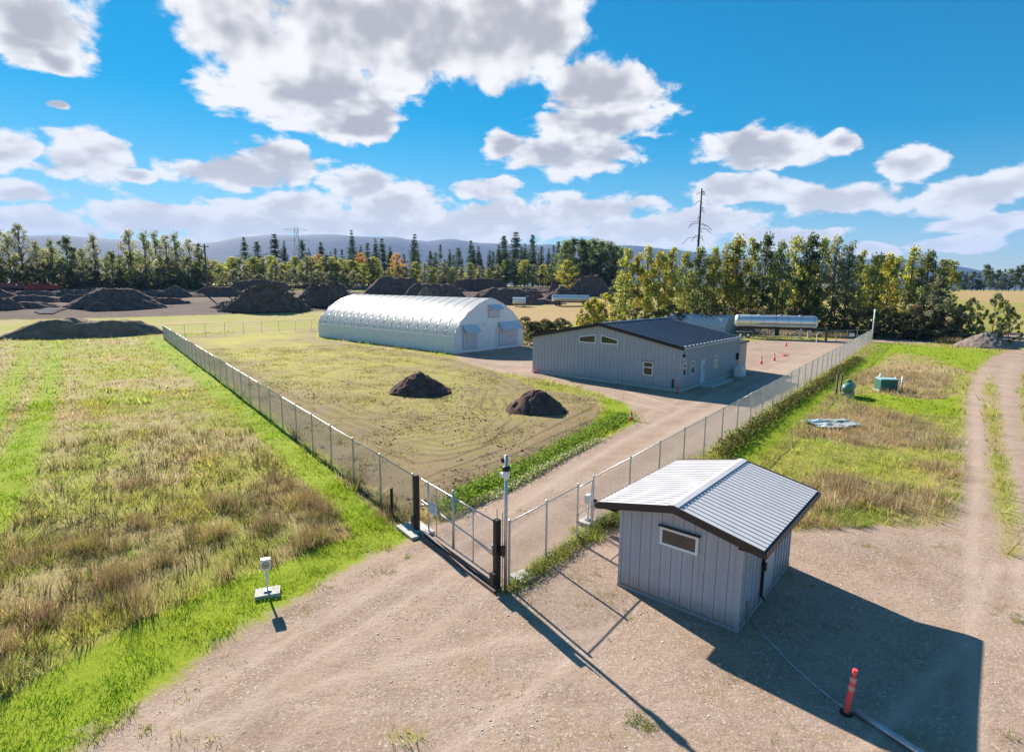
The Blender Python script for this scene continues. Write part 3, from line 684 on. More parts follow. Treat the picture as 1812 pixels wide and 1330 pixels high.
M_wood = mat('weathered_wood', (.16, .12, .09), .9, 0, var=.3, vscale=4)
M_bark = mat('bark', (.12, .10, .085), .95, 0, var=.3, vscale=2)
M_tank = mat('green_tank_paint', (.10, .22, .18), .4, 0, var=.1)
M_utility = mat('utility_green', (.03, .13, .10), .5, 0, var=.1)
M_teal = mat('teal_plastic', (.30, .52, .58), .5, 0, var=.12)
M_red = mat('red_paint', (.35, .03, .025), .45, 0, var=.12)
E2 = rad(49.5); E3 = rad(139.5)

# ---------------------------------------------------------------- chain-link fences
def post_mesh(h, r=.038, ext=.0):
    b = MB(); b.tube((0, 0, -.1), (0, 0, h), r, 8); b.lathe([(r * 1.25, h), (r * 1.1, h + .035), (0, h + .055)], 8)
    me = b.mesh('post'); me.materials.append(M_galv); return me
POST = post_mesh(2.16)
def fence(name, a, b, label, h=2.13, bay=3.05, skip=(), end=True, wire=.0024, pitch=.075, n=None):
    a = np.array(a[:2], float); b = np.array(b[:2], float); L = np.linalg.norm(b - a); d = (b - a) / L
    root = empty(name, (a[0], a[1], float(hz(*a))), math.atan2(d[1], d[0])); tag(root, label, 'fence')
    n = n or max(1, round(L / bay)); s = L / n
    zf = lambda t: float(hz(*(a + d * t))) - float(hz(*a))
    for i in range(n + (1 if end else 0)):
        if i in skip: continue
        link('post', POST, None, root, (i * s, 0, zf(i * s)))
    def inside(t): return any(t >= k0 - .02 and t <= k1 + .02 for k0, k1 in gaps)
    gaps = [(i * s, (i + 1) * s) for i in skip if False]
    MB().path([(t, 0, h - .02 + zf(t)) for t in np.linspace(0, L, max(2, int(L / 15)))], .021, 6).build('top_rail', M_galv, root, smooth=True)
    MB().path([(t, .02, .06 + zf(t)) for t in np.linspace(0, L, max(2, int(L / 15)))], .004, 4).build('tension_wire', M_wire, root)
    # woven wire: two families of slanting wires
    hh = h - .06; k = np.arange(-hh, L, pitch); vs = []; fs = []
    for sgn in (1, -1):
        t0 = k if sgn > 0 else k + hh; t1 = t0 + sgn * hh; z0 = np.full_like(t0, .05); z1 = z0 + hh
        lo = np.minimum(t0, t1); hi = np.maximum(t0, t1)
        # clip at both ends
        ca = np.clip((0 - t0) / (t1 - t0), 0, 1) if sgn > 0 else np.clip((L - t0) / (t1 - t0), 0, 1)
        cb = np.clip((L - t0) / (t1 - t0), 0, 1) if sgn > 0 else np.clip((0 - t0) / (t1 - t0), 0, 1)
        ok = cb - ca > .01; t0, t1, z0, z1, ca, cb = [q_[ok] for q_ in (t0, t1, z0, z1, ca, cb)]
        A = np.stack([t0 + (t1 - t0) * ca, np.full_like(t0, sgn * .004), z0 + (z1 - z0) * ca], 1)
        B_ = np.stack([t0 + (t1 - t0) * cb, np.full_like(t0, sgn * .004), z0 + (z1 - z0) * cb], 1)
        dirv = np.array([sgn, 0, 1]) / math.sqrt(2); u = np.array([0, 1.0, 0]); w = np.cross(dirv, u)
        for ang in (90, 210, 330):
            off = (u * math.cos(R(ang)) + w * math.sin(R(ang))) * wire; vs += [A + off, B_ + off]
        m_ = len(A); base = sum(len(q_) for q_ in vs) - 6 * m_; I = np.arange(m_)
        for p in range(3):
            q_ = (p + 1) % 3
            fs.append(np.stack([base + 2 * p * m_ + I, base + (2 * p + 1) * m_ + I, base + (2 * q_ + 1) * m_ + I, base + 2 * q_ * m_ + I], 1))
    o = link('chain_link', np_mesh('chain_link', np.concatenate(vs), np.concatenate(fs)), M_wire, root); o['kind'] = 'stuff'
    return root
fdir = (LF - GL)[:2] / np.linalg.norm((LF - GL)[:2])
fence('chain_link_fence', GL[:2] + fdir * .25, LF, 'long galvanised chain-link fence between the mown strip and the seeded field', wire=.0027, pitch=.085, n=30)
rdir = (RF1 - RF0)[:2] / np.linalg.norm((RF1 - RF0)[:2])
def along(px, py): return float((P(px, py)[:2] - RF0[:2]) @ rdir)
sA, sB = along(1024.5, 959), along(1050.5, 940)
fence('chain_link_fence', RF0[:2] + rdir * .1, RF0[:2] + rdir * sA, 'short chain-link fence panel between the camera mast and the walk-in gate', wire=.0022, n=2)
fence('chain_link_fence', RF0[:2] + rdir * sB, RF1, 'chain-link fence along the gravel road from the walk-in gate to the far yard gate', wire=.003, pitch=.085)
BF = at_r(575, 118); fence('chain_link_fence', LF, BF, 'far chain-link fence crossing the grass towards the white greenhouse', wire=.0016, pitch=.2)
RB0, RB1 = P(1290, 590), P(1461, 603)
fence('chain_link_fence', RB0, RB1, 'chain-link fence in front of the silver tanker trailer', wire=.002, pitch=.14)

# walk-in gate in the road fence
g = empty('walk_in_gate', (*(RF0[:2] + rdir * sA), 0), math.atan2(rdir[1], rdir[0]))
tag(g, 'narrow chain-link walk-in gate with latch box near the small shed', 'gate')
w = sB - sA
MB().path([(.08, .03, .08), (.08, .03, 2.0), (w - .08, .03, 2.0), (w - .08, .03, .08), (.08, .03, .08)], .022, 6).build('gate_frame', M_galv, g, smooth=True)
MB().tube((.08, .03, 1.0), (w - .08, .03, 1.0), .016).build('mid_rail', M_galv, g)
b = MB()
for t in np.arange(.1, w - .1, .075):
    b.tube((t, .03, .1), (min(w - .1, t + 1.0), .03, .1 + (min(w - .1, t + 1.0) - t) * 1.9), .0022, 3); b.tube((t, .03, 2.0), (min(w - .1, t + 1.0), .03, 2.0 - (min(w - .1, t + 1.0) - t) * 1.9), .0022, 3)
b.build('chain_link', M_wire, g)['kind'] = 'stuff'
MB().box(w - .14, w + .12, -.09, -.03, .88, 1.14).build('latch_box', M_galv, g)
MB().box(w - .02, w + .08, -.12, -.03, 1.16, 1.26).build('lock', M_black, g)
for z in (.7, .95): MB().box(0, .09, -.02, .06, z, z + .07).build('hinge', M_black, g)

# ---------------------------------------------------------------- drive gate, its columns and mast
gd = (GR - GL)[:2]; gLen = np.linalg.norm(gd); gd = gd / gLen; ga = math.atan2(gd[1], gd[0])
g = empty('drive_gate', (GL[0], GL[1], 0), ga); tag(g, 'wide chain-link drive gate with white notice between two black columns', 'gate')
GY = .16
for nm, z in (('top_rail', 2.05), ('bottom_rail', .22)): MB().tube((.12, GY, z), (gLen - .1, GY, z), .026).build(nm, M_galv, g, smooth=True)
MB().tube((.12, GY, 1.22), (gLen - .1, GY, 1.0), .024).build('mid_rail', M_galv, g, smooth=True)
MB().tube((gLen * .68, GY, 1.06), (gLen - .1, GY, .88), .018).build('brace', M_galv, g, smooth=True)
MB().tube((.12, GY, 1.08), (gLen * .22, GY, 1.17), .018).build('brace', M_galv, g, smooth=True)
for t, r_, h in ((.12, .028, 2.1), (.235, .018, 2.05), (.46, .045, 2.3), (.70, .02, 2.05), (.975, .026, 2.1)):
    MB().tube((gLen * t, GY, .2), (gLen * t, GY, h), r_).build('upright', M_galv, g, smooth=True)
b = MB()
for t in np.arange(.12, gLen - .12, .075):
    for z0, z1 in ((.24, 2.04), (2.04, .24)):
        e = min(gLen - .12, t + 1.8); b.tube((t, GY + .03, z0), (e, GY + .03, z0 + (z1 - z0) * (e - t) / 1.8), .0022, 3, cap=False)
b.build('chain_link', M_wire, g)['kind'] = 'stuff'
sgn = MB().box(.75, 1.3, GY - .05, GY - .04, 1.0, 1.45).build('notice', mat('notice_white', (.62, .68, .80), .5), g)
b = MB()
for i in range(4): b.box(.80, 1.25 - .1 * (i % 2), GY - .052, GY - .0505, 1.36 - i * .09, 1.385 - i * .09)
b.build('print', mat('notice_ink', (.25, .28, .45), .6), sgn)
for k, (p, lab) in enumerate(((GL, 'tall black gate column on a concrete pad at the long fence'), (GR, 'tall black gate column with a grey operator box beside the camera mast'))):
    g = empty('gate_column', (p[0], p[1], 0), ga); tag(g, lab, 'gate column', 'black columns of the drive gate')
    MB().box(-.085, .085, -.085, .085, 0, 2.2 if k == 0 else 2.28).build('column', M_black, g)
    MB().box(-.1, .1, -.2, -.09, .25, .62).build('operator_box', M_black, g)
    if k == 1:
        MB().box(-.17, -.09, -.1, .06, 1.15, 1.45).build('junction_box', M_galv, g)
        for dx in (-.14, .14): MB().tube((dx, .1, .1), (dx, .1, 2.55), .018).build('guide_rod', M_galv, g)
        MB().box(.16, .26, .02, .12, 1.2, 1.5).build('keypad', M_brown, g)
MB().box(-.75, .55, -.5, .45, 0, .1).build('concrete_pad', M_conc, None, (GL[0], GL[1], 0), (0, 0, ga))
tag(bpy.data.objects['concrete_pad'], 'concrete pad under the black gate column by the long fence', 'concrete pad')
tr = empty('gate_track', (GL[0], GL[1], 0), ga); tag(tr, 'dark steel track on the ground across the drive gate opening', 'gate track')
MB().box(.3, gLen + .1, -.02, .10, -.02, .13).build('rail', mat('dusty_rail', (.16, .12, .11), .6, .3), tr)
MB().box(.3, gLen + .1, -.17, -.09, -.02, .10).build('rail', MATS['dusty_rail'], tr)
p = P(893, 1045)
g = empty('camera_mast', (p[0] + .02, p[1], 0), ga); tag(g, 'slim grey steel mast with black dome camera at the drive gate', 'mast')
MB().tube((0, 0, 0), (0, 0, 4.25), .05, 10).build('pole', M_galv, g, smooth=True)
MB().lathe([(0, 3.92), (.115, 3.9), (.12, 3.78), (.06, 3.76)], 14).build('dome_collar', M_black, g, smooth=True)
MB().lathe([(.105, 3.78), (.105, 3.62), (.07, 3.52), (0, 3.48)], 14).build('dome', M_white, g, smooth=True)
MB().box(-.19, -.05, -.05, .05, 4.0, 4.12).build('bullet_camera', M_black, g)
MB().box(-.36, -.06, .02, .12, 3.5, 3.62).build('arm_camera', M_white, g)
MB().box(-.1, .1, -.08, -.05, 1.1, 1.3).build('bracket', M_galv, g)
p = P(1012, 968); MB().box(-.35, .3, -.3, .3, 0, .07).build('concrete_footing', M_conc, None, (P(925, 1022)[0], P(925, 1022)[1], 0), (0, 0, ga))
tag(bpy.data.objects['concrete_footing'], 'small pale concrete footing inside the fence by the camera mast', 'footing')

# entry pedestals
def pedestal(p, rz, lab, h=1.1, slab=(.34, .24)):
    g = empty('entry_pedestal', (p[0], p[1], 0), rz); tag(g, lab, 'pedestal', 'white entry pedestals')
    MB().box(-slab[0], slab[0], -slab[1], slab[1], -.02, .13).build('slab', M_conc, g)
    MB().box(-.1, .1, -.085, .085, .13, .18).build('base_plate', M_galv, g)
    MB().path([(0, 0, .15), (0, 0, .75), (.0, -.02, h)], .032, 8).build('stem', M_white, g, smooth=True)
    hd = MB().box(-.13, .13, -.10, .06, h - .26, h + .06).build('head', M_white, g)
    b = MB(); pts = [(-.075, h - .20)] + [(.075 * math.cos(t), h - .10 + .085 * math.sin(t)) for t in np.linspace(math.pi, 0, 9)] + [(.075, h - .20)]
    for a_, c_ in zip(pts[:-1], pts[1:]): b.tube((a_[0], -.105, a_[1]), (c_[0], -.105, c_[1]), .012, 5)
    b.build('arch_mark', mat('arch_ink', (.08, .06, .08), .6), hd)
    MB().box(-.045, .045, -.106, -.101, h - .22, h - .07).build('call_plate', mat('amber_plate', (.50, .33, .10), .5), hd)
    MB().lathe([(0, 0), (.014, 0), (.014, .006), (0, .006)], 10).build('button', M_black, hd, (0, -.107, h - .11), (R(90), 0, 0))
pedestal(P(474, 1052), R(22), 'white entry pedestal with arch mark on a concrete slab in the grass')
pedestal(P(1040, 925), R(232), 'white exit pedestal inside the fence behind the walk-in gate')

# ---------------------------------------------------------------- metal-clad buildings
def ribbed_wall(root, u0, u1, z0, topf, width, mt, axis, off, sgn, rib=.045, proud=.03):
    """row of wall panels; axis 'y' = wall in the plane x=off, axis 'x' = wall in the plane y=off"""
    n = max(1, round((u1 - u0) / width)); w_ = (u1 - u0) / n
    for i in range(n):
        a = u0 + i * w_; b_ = a + w_ - .004; b = MB()
        def hx(ua, ub, d0, d1):
            q8 = []
            for z in (0, 1):
                for (u, d) in ((ua, d0), (ub, d0), (ub, d1), (ua, d1)):
                    zz = z0 if z == 0 else topf(u)
                    q8.append((off + sgn * d, u, zz) if axis == 'y' else (u, off + sgn * d, zz))
            b.hexa(q8)
        hx(a, b_, 0, .018); hx(a, a + rib, .0185, .018 + proud); hx(a + w_ * .5, a + w_ * .5 + .02, .0185, .028)
        b.build('wall_panel', mt, root)
def slope_panels(root, x0, x1, width, ya, za, yb, zb, mt, rib=.05, rh=.04, th=.03, name='roof_panel'):
    """panels running from the ridge (ya,za) to the eave (yb,zb)"""
    n = max(1, round((x1 - x0) / width)); w_ = (x1 - x0) / n
    nrm_ = np.array([-(zb - za), (yb - ya)]); nrm_ = nrm_ / np.linalg.norm(nrm_); nrm_ = nrm_ if nrm_[1] > 0 else -nrm_
    for i in range(n):
        b = MB()
        for (p, q_, d0, d1) in ((i * w_, (i + 1) * w_ - .003, 0, th), (i * w_, i * w_ + rib, th + .001, th + rh)):
            q8 = []
            for d in (d0, d1):
                for (x, y, z) in ((x0 + p, ya, za), (x0 + q_, ya, za), (x0 + q_, yb, zb), (x0 + p, yb, zb)):
                    q8.append((x, y + nrm_[0] * d, z + nrm_[1] * d))
            b.hexa(q8)
        b.build(name, mt, root)
def window_x(root, off, y0, y1, z0, z1, fr=.06, sgn=-1, prof=None, bar=None, name='window'):
    """window in a wall in the plane x=off; prof = corner heights for a raked head (z at y0, z at y1)"""
    za, zb = prof or (z1, z1)
    d0, d1 = off + sgn * .02, off + sgn * .075
    def ring(b, ya, yb, zl, zt0, zt1, d): b
    wnd = MB()
    q = lambda ya, yb, zA, zB, zC, zD: [(d0, ya, zA), (d1, ya, zA), (d1, yb, zB), (d0, yb, zB), (d0, ya, zD), (d1, ya, zD), (d1, yb, zC), (d0, yb, zC)]
    k = (zb - za) / (y1 - y0)
    wnd.hexa(q(y0, y1, z0, z0, z0 + fr, z0 + fr))
    wnd.hexa(q(y0, y1, za - fr, zb - fr, zb, za))
    wnd.hexa(q(y0, y0 + fr, z0 + fr, z0 + fr, za - fr + k * fr, za - fr))
    wnd.hexa(q(y1 - fr, y1, z0 + fr, z0 + fr, zb - fr, zb - fr - k * fr))
    if bar: wnd.hexa(q(y0 + fr, y1 - fr, bar, bar, bar + fr, bar + fr))
    o = wnd.build(name, M_trim, root)
    dg = off + sgn * .05
    e = .004
    MB().hexa([(d0, y0 + fr + e, z0 + fr + e), (dg, y0 + fr + e, z0 + fr + e), (dg, y1 - fr - e, z0 + fr + e), (d0, y1 - fr - e, z0 + fr + e),
               (d0, y0 + fr + e, za - fr - e + k * fr), (dg, y0 + fr + e, za - fr - e + k * fr), (dg, y1 - fr - e, zb - fr - e - k * fr), (d0, y1 - fr - e, zb - fr - e - k * fr)]).build('pane', M_glass, o)
    if not prof: MB().box(min(off + sgn * .12, d0), max(off + sgn * .12, d0), y0 - .05, y1 + .05, za + .01, za + .045).build('drip_cap', M_brown, o)
    return o

# the small shed in front
SO = np.array([6.08, 13.74]); SR = R(49.5)
g = empty('metal_shed', (SO[0], SO[1], 0), SR); tag(g, 'small grey metal shed with pale ribbed gable roof on the gravel lot', 'shed')
SL, SW, SE = 4.8, 3.55, 2.5; pitch = (3.13 - 2.62) / 2.4
top = lambda y: SE + (min(y, SW - y)) * pitch + .02
MB().prism([(.02, .02), (SW - .02, .02), (SW - .02, SE), (SW / 2, top(SW / 2) - .02), (.02, SE)], 'x', .02, SL - .02).build('wall_core', M_shedwall, g)
ribbed_wall(g, 0, SW, .1, top, .325, M_shedwall, 'y', .0, -1)
ribbed_wall(g, 0, SL, .1, lambda x: SE, .325, M_shedwall, 'x', .0, -1)
ribbed_wall(g, 0, SL, .1, lambda x: SE, .325, M_shedwall, 'x', SW, 1)
ribbed_wall(g, 0, SW, .1, top, .325, M_shedwall, 'y', SL, 1)
MB().box(-.06, SL + .06, -.06, SW + .06, -.02, .09).build('base_trim', M_shedwall, g)
for (x, y) in ((-.05, -.05), (-.05, SW - .04), (SL - .04, -.05)): MB().box(x, x + .09, y, y + .09, .095, SE).build('corner_trim', M_shedwall, g)
window_x(g, -.02, 1.15, 2.28, 1.8, 2.34, .075)
ye, yf, zr, ze = -.62, SW + .62, 3.14, 2.62
slope_panels(g, -.42, SL + .35, .235, SW / 2, zr, ye, ze, M_roofgrey, .04, .022)
slope_panels(g, -.42, SL + .35, .235, SW / 2, zr, yf, ze, M_roofgrey, .04, .022)
cap = MB()
for s_ in (-1, 1): cap.hexa([(-.44, SW/2, zr + .052), (SL + .37, SW/2, zr + .052), (SL + .37, SW/2 + s_ * .15, zr + .052 - .15 * pitch), (-.44, SW/2 + s_ * .15, zr + .052 - .15 * pitch),
                             (-.44, SW/2, zr + .072), (SL + .37, SW/2, zr + .072), (SL + .37, SW/2 + s_ * .15, zr + .072 - .15 * pitch), (-.44, SW/2 + s_ * .15, zr + .072 - .15 * pitch)])
cap.build('ridge_cap', M_roofgrey, g)
for xx in (-.47, SL + .36):
    for yy in (ye, yf):
        MB().hexa([(xx, SW/2, zr - .16), (xx + .045, SW/2, zr - .16), (xx + .045, yy, ze - .16), (xx, yy, ze - .16), (xx, SW/2, zr + .055), (xx + .045, SW/2, zr + .055), (xx + .045, yy, ze + .055), (xx, yy, ze + .055)]).build('barge_board', M_brown, g)
for yy in (ye - .1, yf + .01): MB().box(-.46, SL + .4, yy, yy + .09, ze - .14, ze - .01).build('gutter', M_brown, g)
for yy in (ye + .02, yf - .62): MB().box(-.4, SL + .33, yy, yy + .6, ze - .13, ze - .11).build('soffit', M_brown, g)
MB().path([(1.75, -.09, 2.5), (1.75, -.09, .3), (1.75, -.2, .18)], .035, 6).build('downspout', M_black, g)
MB().box(1.68, 1.84, -.16, -.09, 1.15, 1.3).build('padlock_box', M_black, g)
d = MB().box(1.82, 2.85, -.062, -.05, .14, 2.2).build('door', M_shedwall, g); MB().box(1.9, 1.98, -.12, -.064, 1.0, 1.12).build('handle', M_black, d)
MB().box(.58, .70, -.13, -.05, .45, .62).build('outlet_box', M_galv, g); MB().tube((.64, -.09, 0), (.64, -.09, .45), .02).build('conduit', M_galv, g)
MB().tube((1.0, -.3, 2.45), (1.0, -.3, 2.35), .05).build('eave_lamp', M_galv, g)

# main building
BO = np.array([14.68, 48.23]); g = empty('metal_building', (BO[0], BO[1], 0), R(49.5))
tag(g, 'large grey ribbed metal building with dark slate roof beside the gravel road', 'building')
BL, BW, BE, BR = 14.4, 16.45, 3.92, 5.5; pitch2 = (BR - BE) / (BW / 2)
top2 = lambda y: BE + min(y, BW - y) * pitch2
MB().prism([(.02, .02), (BW - .02, .02), (BW - .02, BE), (BW / 2, BR - .02), (.02, BE)], 'x', .02, BL - .02).build('wall_core', M_siding, g)
ribbed_wall(g, 0, BW, .25, top2, .41, M_siding, 'y', 0, -1, .06, .035)
ribbed_wall(g, 0, BL, .25, lambda x: BE, .41, M_siding, 'x', 0, -1, .06, .035)
MB().box(-.05, BL + .03, -.05, BW + .05, -.03, .24).build('foundation', M_conc, g)
MB().box(-.07, .05, -.07, .05, .245, BE).build('corner_trim', M_siding, g)
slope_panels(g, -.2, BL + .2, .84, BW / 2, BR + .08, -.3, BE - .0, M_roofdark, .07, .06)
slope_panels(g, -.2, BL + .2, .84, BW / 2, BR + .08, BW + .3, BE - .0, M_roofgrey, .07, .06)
for s_ in (-1, 1):
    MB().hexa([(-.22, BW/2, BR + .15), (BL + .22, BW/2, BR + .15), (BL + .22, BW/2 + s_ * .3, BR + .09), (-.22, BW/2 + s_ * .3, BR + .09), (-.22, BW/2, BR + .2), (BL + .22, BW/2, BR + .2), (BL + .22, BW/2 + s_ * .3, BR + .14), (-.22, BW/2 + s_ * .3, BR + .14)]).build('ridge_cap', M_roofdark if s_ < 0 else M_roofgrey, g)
    yy = -.32 if s_ < 0 else BW + .32
    MB().hexa([(-.26, BW/2, BR - .14), (-.205, BW/2, BR - .14), (-.205, yy, BE - .22), (-.26, yy, BE - .22), (-.26, BW/2, BR + .18), (-.205, BW/2, BR + .18), (-.205, yy, BE + .1), (-.26, yy, BE + .1)]).build('barge_board', M_black, g)
MB().box(-.2, BL + .2, -.42, -.31, BE - .16, BE - .02).build('gutter', M_siding, g)
wd = BL + .4
for i in range(17): MB().box(-.19 + i * .84, .12 + i * .84, -.40, -.27, BE + .045, BE + .15).build('lit_rib_end', M_white, g)  # white and oversized: sunlit rib ends of the dark roof, glint put in colour
window_x(g, -.02, 8.68, 10.6, 3.65, 0, .09, prof=(4.52, 4.22)); window_x(g, -.02, 6.23, 8.12, 3.7, 0, .09, prof=(4.18, 4.54))
window_x(g, -.02, 2.57, 3.55, 1.15, 2.42, .09, bar=1.86)
def window_y(root, x0, x1, z0, z1, fr=.07):
    b = MB(); Y0, Y1 = -.075, -.02
    b.box(x0, x1, Y0, Y1, z0, z0 + fr).box(x0, x1, Y0, Y1, z1 - fr, z1).box(x0, x0 + fr, Y0, Y1, z0 + fr, z1 - fr).box(x1 - fr, x1, Y0, Y1, z0 + fr, z1 - fr)
    b.box(x0 + fr, x1 - fr, Y0, Y1, (z0 + z1) * .5 + .15, (z0 + z1) * .5 + .21)
    o = b.build('window', M_trim, root); MB().box(x0 + fr + .003, x1 - fr - .003, -.05, -.02, z0 + fr + .003, z1 - fr - .003).build('pane', M_glass, o)
for x0, x1 in ((.35, 1.08), (2.1, 2.95), (7.75, 8.5)): window_y(g, x0, x1, 1.33, 2.52)
d = MB().box(4.25, 5.35, -.085, -.02, .25, 2.42).build('door', M_door, g)
MB().box(4.18, 4.24, -.1, -.02, .25, 2.48).box(5.36, 5.42, -.1, -.02, .25, 2.48).box(4.18, 5.42, -.1, -.02, 2.425, 2.485).build('door_frame', M_siding, d)
MB().box(4.95, 5.2, -.095, -.087, 1.5, 2.1).build('pane', M_glass, d); MB().box(4.32, 4.42, -.15, -.087, 1.15, 1.22).build('handle', M_galv, d)
MB().box(3.9, 9.6, -1.35, -.06, -.02, .13).build('stoop', M_conc, g)
for x in (.5, 1.0):
    MB().box(-.14, -.05, x, x + .12, 3.05, 3.2).build('flood_lamp', M_white, g)
MB().box(.2, .45, -.25, -.05, 3.1, 3.3).build('wall_lamp', M_black, g); MB().box(.22, .4, -.16, -.05, 2.8, 2.9).build('camera', M_white, g)
MB().path([(-.12, 5.75, 0), (-.12, 5.75, 1.25)], .035, 6).build('standpipe', M_door, g)
MB().box(-.13, -.05, .55, .68, .35, 1.1).build('meter_box', M_black, g)
MB().box(-.1, -.05, 6.1, 6.25, 3.3, 3.55).build('vent_cap', M_galv, g)
MB().path([(BL - .1, -.12, BE - .1), (BL - .1, -.12, .3)], .05, 6).build('downspout', M_siding, g)
MB().box(BL - .7, BL - .5, -.3, -.05, 1.6, 2.3).build('electric_panel', M_black, g)
# lean-to behind
MB().box(BL + .02, BL + 3.9, .4, 7.0, -.02, 3.1).build('lean_to', mat('tan_siding', (.42, .37, .34), .6), g)
MB().box(BL + .02, BL + 4.1, .2, 7.2, 3.1, 3.28).build('lean_to_roof', M_brown, g)
a = empty('heat_pump', (*(BO + E2 * 12.7 - E3 * .9), 0), R(49.5)); tag(a, 'white boxy heat pump unit beside the building wall', 'heat pump')
MB().box(-.65, .65, -.35, .35, .12, 1.05).build('cabinet', M_white, a); MB().box(-.8, .8, -.5, .5, -.01, .1).build('pad', M_conc, a)
for i in range(6): MB().box(-.55, .1, -.375, -.352, .25 + i * .11, .29 + i * .11).build('louvre', M_galv, a)

# big greenhouse
GO = np.array([-7.79, 74.15]); g = empty('greenhouse', (GO[0], GO[1], 0), R(48.5)); tag(g, 'long white poly-film hoop greenhouse behind the seeded field', 'greenhouse')
GW, GLN = 14.1, 34.5
prof = [(0.0, 2.3), (.35, 3.1), (1.1, 4.05), (2.5, 5.3), (4.5, 6.45), (5.8, 6.95), (7.05, 7.3)]
prof = prof + [(GW - x, z) for x, z in prof[-2::-1]]
nb = 17; bl = GLN / nb
for i in range(nb):
    v = []; f = []; S_ = 6
    for j in range(S_ + 1):
        t = j / S_; sag = -.018 * (4 * t * (1 - t)) ** .6
        for x, z in prof:
            dx, dz = (7.05 - x) / 7.5, (2.5 - z) / 5
            v.append((x + dx * sag, i * bl + t * bl, z + dz * sag * (1 if z > 2.31 else 0)))
    k = len(prof)
    for j in range(S_):
        for q_ in range(k - 1): f.append((j * k + q_, j * k + q_ + 1, (j + 1) * k + q_ + 1, (j + 1) * k + q_))
    link('roof_film', np_mesh('roof_film', v, f), M_poly, g, smooth=True)
for i in range(nb + 1):
    b = MB(); pts = [(x + (0 if 0 < x < GW else 0), i * bl, z + .02) for x, z in prof]; b.path(pts, .03, 6); b.build('hoop', M_galv, g, smooth=True)
for i in range(nb):
    for x in (0, GW): MB().box(x - .03, x + .03, i * bl + .02, (i + 1) * bl - .02, .05, 2.25).build('kneewall_panel', M_knee, g)
for x in (-.06, GW): MB().box(x, x + .06, -.05, GLN + .05, 2.24, 2.36).build('eave_rail', M_white, g)
for y in (0.0, GLN):
    MB().prism([(0, 0.03)] + [(x, z) for x, z in prof] + [(GW, .03)], 'y', y - .03, y + .03).build('end_wall', M_endw, g)
b = MB(); b.path([(x, -.06, z + .02) for x, z in prof], .07, 6); b.build('end_trim', M_white, g, smooth=True)
def awning_vent(x0, x1, z0, z1, zt):
    v = MB().box(x0, x1, -.10, -.032, z0, z1).build('vent', mat('vent_frame', (.34, .40, .52), .5), g)
    MB().box(x0 + .18, x1 - .12, -.125, -.102, z0 + .12, z1 - .1).build('shutter_bed', mat('vent_pale', (.60, .58, .62), .5), v)
    n = max(3, int((x1 - x0) / .45)); w_ = (x1 - x0 - .3) / n
    for i in range(1, n): MB().box(x0 + .18 + i * w_ - .025, x0 + .18 + i * w_ + .025, -.15, -.127, z0 + .12, z1 - .1).build('mullion', MATS['vent_frame'], v)
    MB().hexa([(x0 - .05, -.1, zt), (x1 + .05, -.1, zt), (x1 + .05, -1.0, z1 + .02), (x0 - .05, -1.0, z1 + .02), (x0 - .05, -.1, zt + .05), (x1 + .05, -.1, zt + .05), (x1 + .05, -1.0, z1 + .07), (x0 - .05, -1.0, z1 + .07)]).build('hood', M_vent, v)
awning_vent(1.55, 4.3, .45, 2.7, 3.75); awning_vent(8.7, 12.9, .45, 2.75, 3.85); awning_vent(6.5, 9.0, 4.55, 5.7, 6.35)
d = MB().box(5.6, 6.82, -.085, -.032, .05, 2.82).build('door_leaf', M_endw, g); MB().box(6.5, 6.6, -.14, -.087, 1.1, 1.25).build('handle', M_galv, d)
MB().box(6.86, 8.08, -.085, -.032, .05, 2.82).build('door_leaf', M_endw, g)
MB().box(8.1, 8.2, -.12, -.032, .03, 2.9).build('door_post', M_vent, g); MB().lathe([(0, 0), (.12, 0), (.12, .1), (0, .1)], 10).build('fan_port', M_vent, g, (5.6, -.035, 3.75), (R(90), 0, 0))

# hoop tent behind the building
tp = P(1297, 588); g = empty('hoop_tent', (tp[0], tp[1], tp[2]), R(139)); tag(g, 'low white hoop tent behind the slate roof near the tanker', 'tent')
pr = [(9 * (1 - math.cos(t)) / 2 - 4.5, .9 + 2.6 * math.sin(t)) for t in np.linspace(0, math.pi, 13)]
MB().prism([(-4.5, 0)] + pr + [(4.5, 0)], 'x', 0, 13).build('cover', M_poly, g, smooth=False)
for i in range(6): MB().path([(i * 2.6, x, z + .03) for x, z in pr], .05, 5).build('hoop', M_white, g)

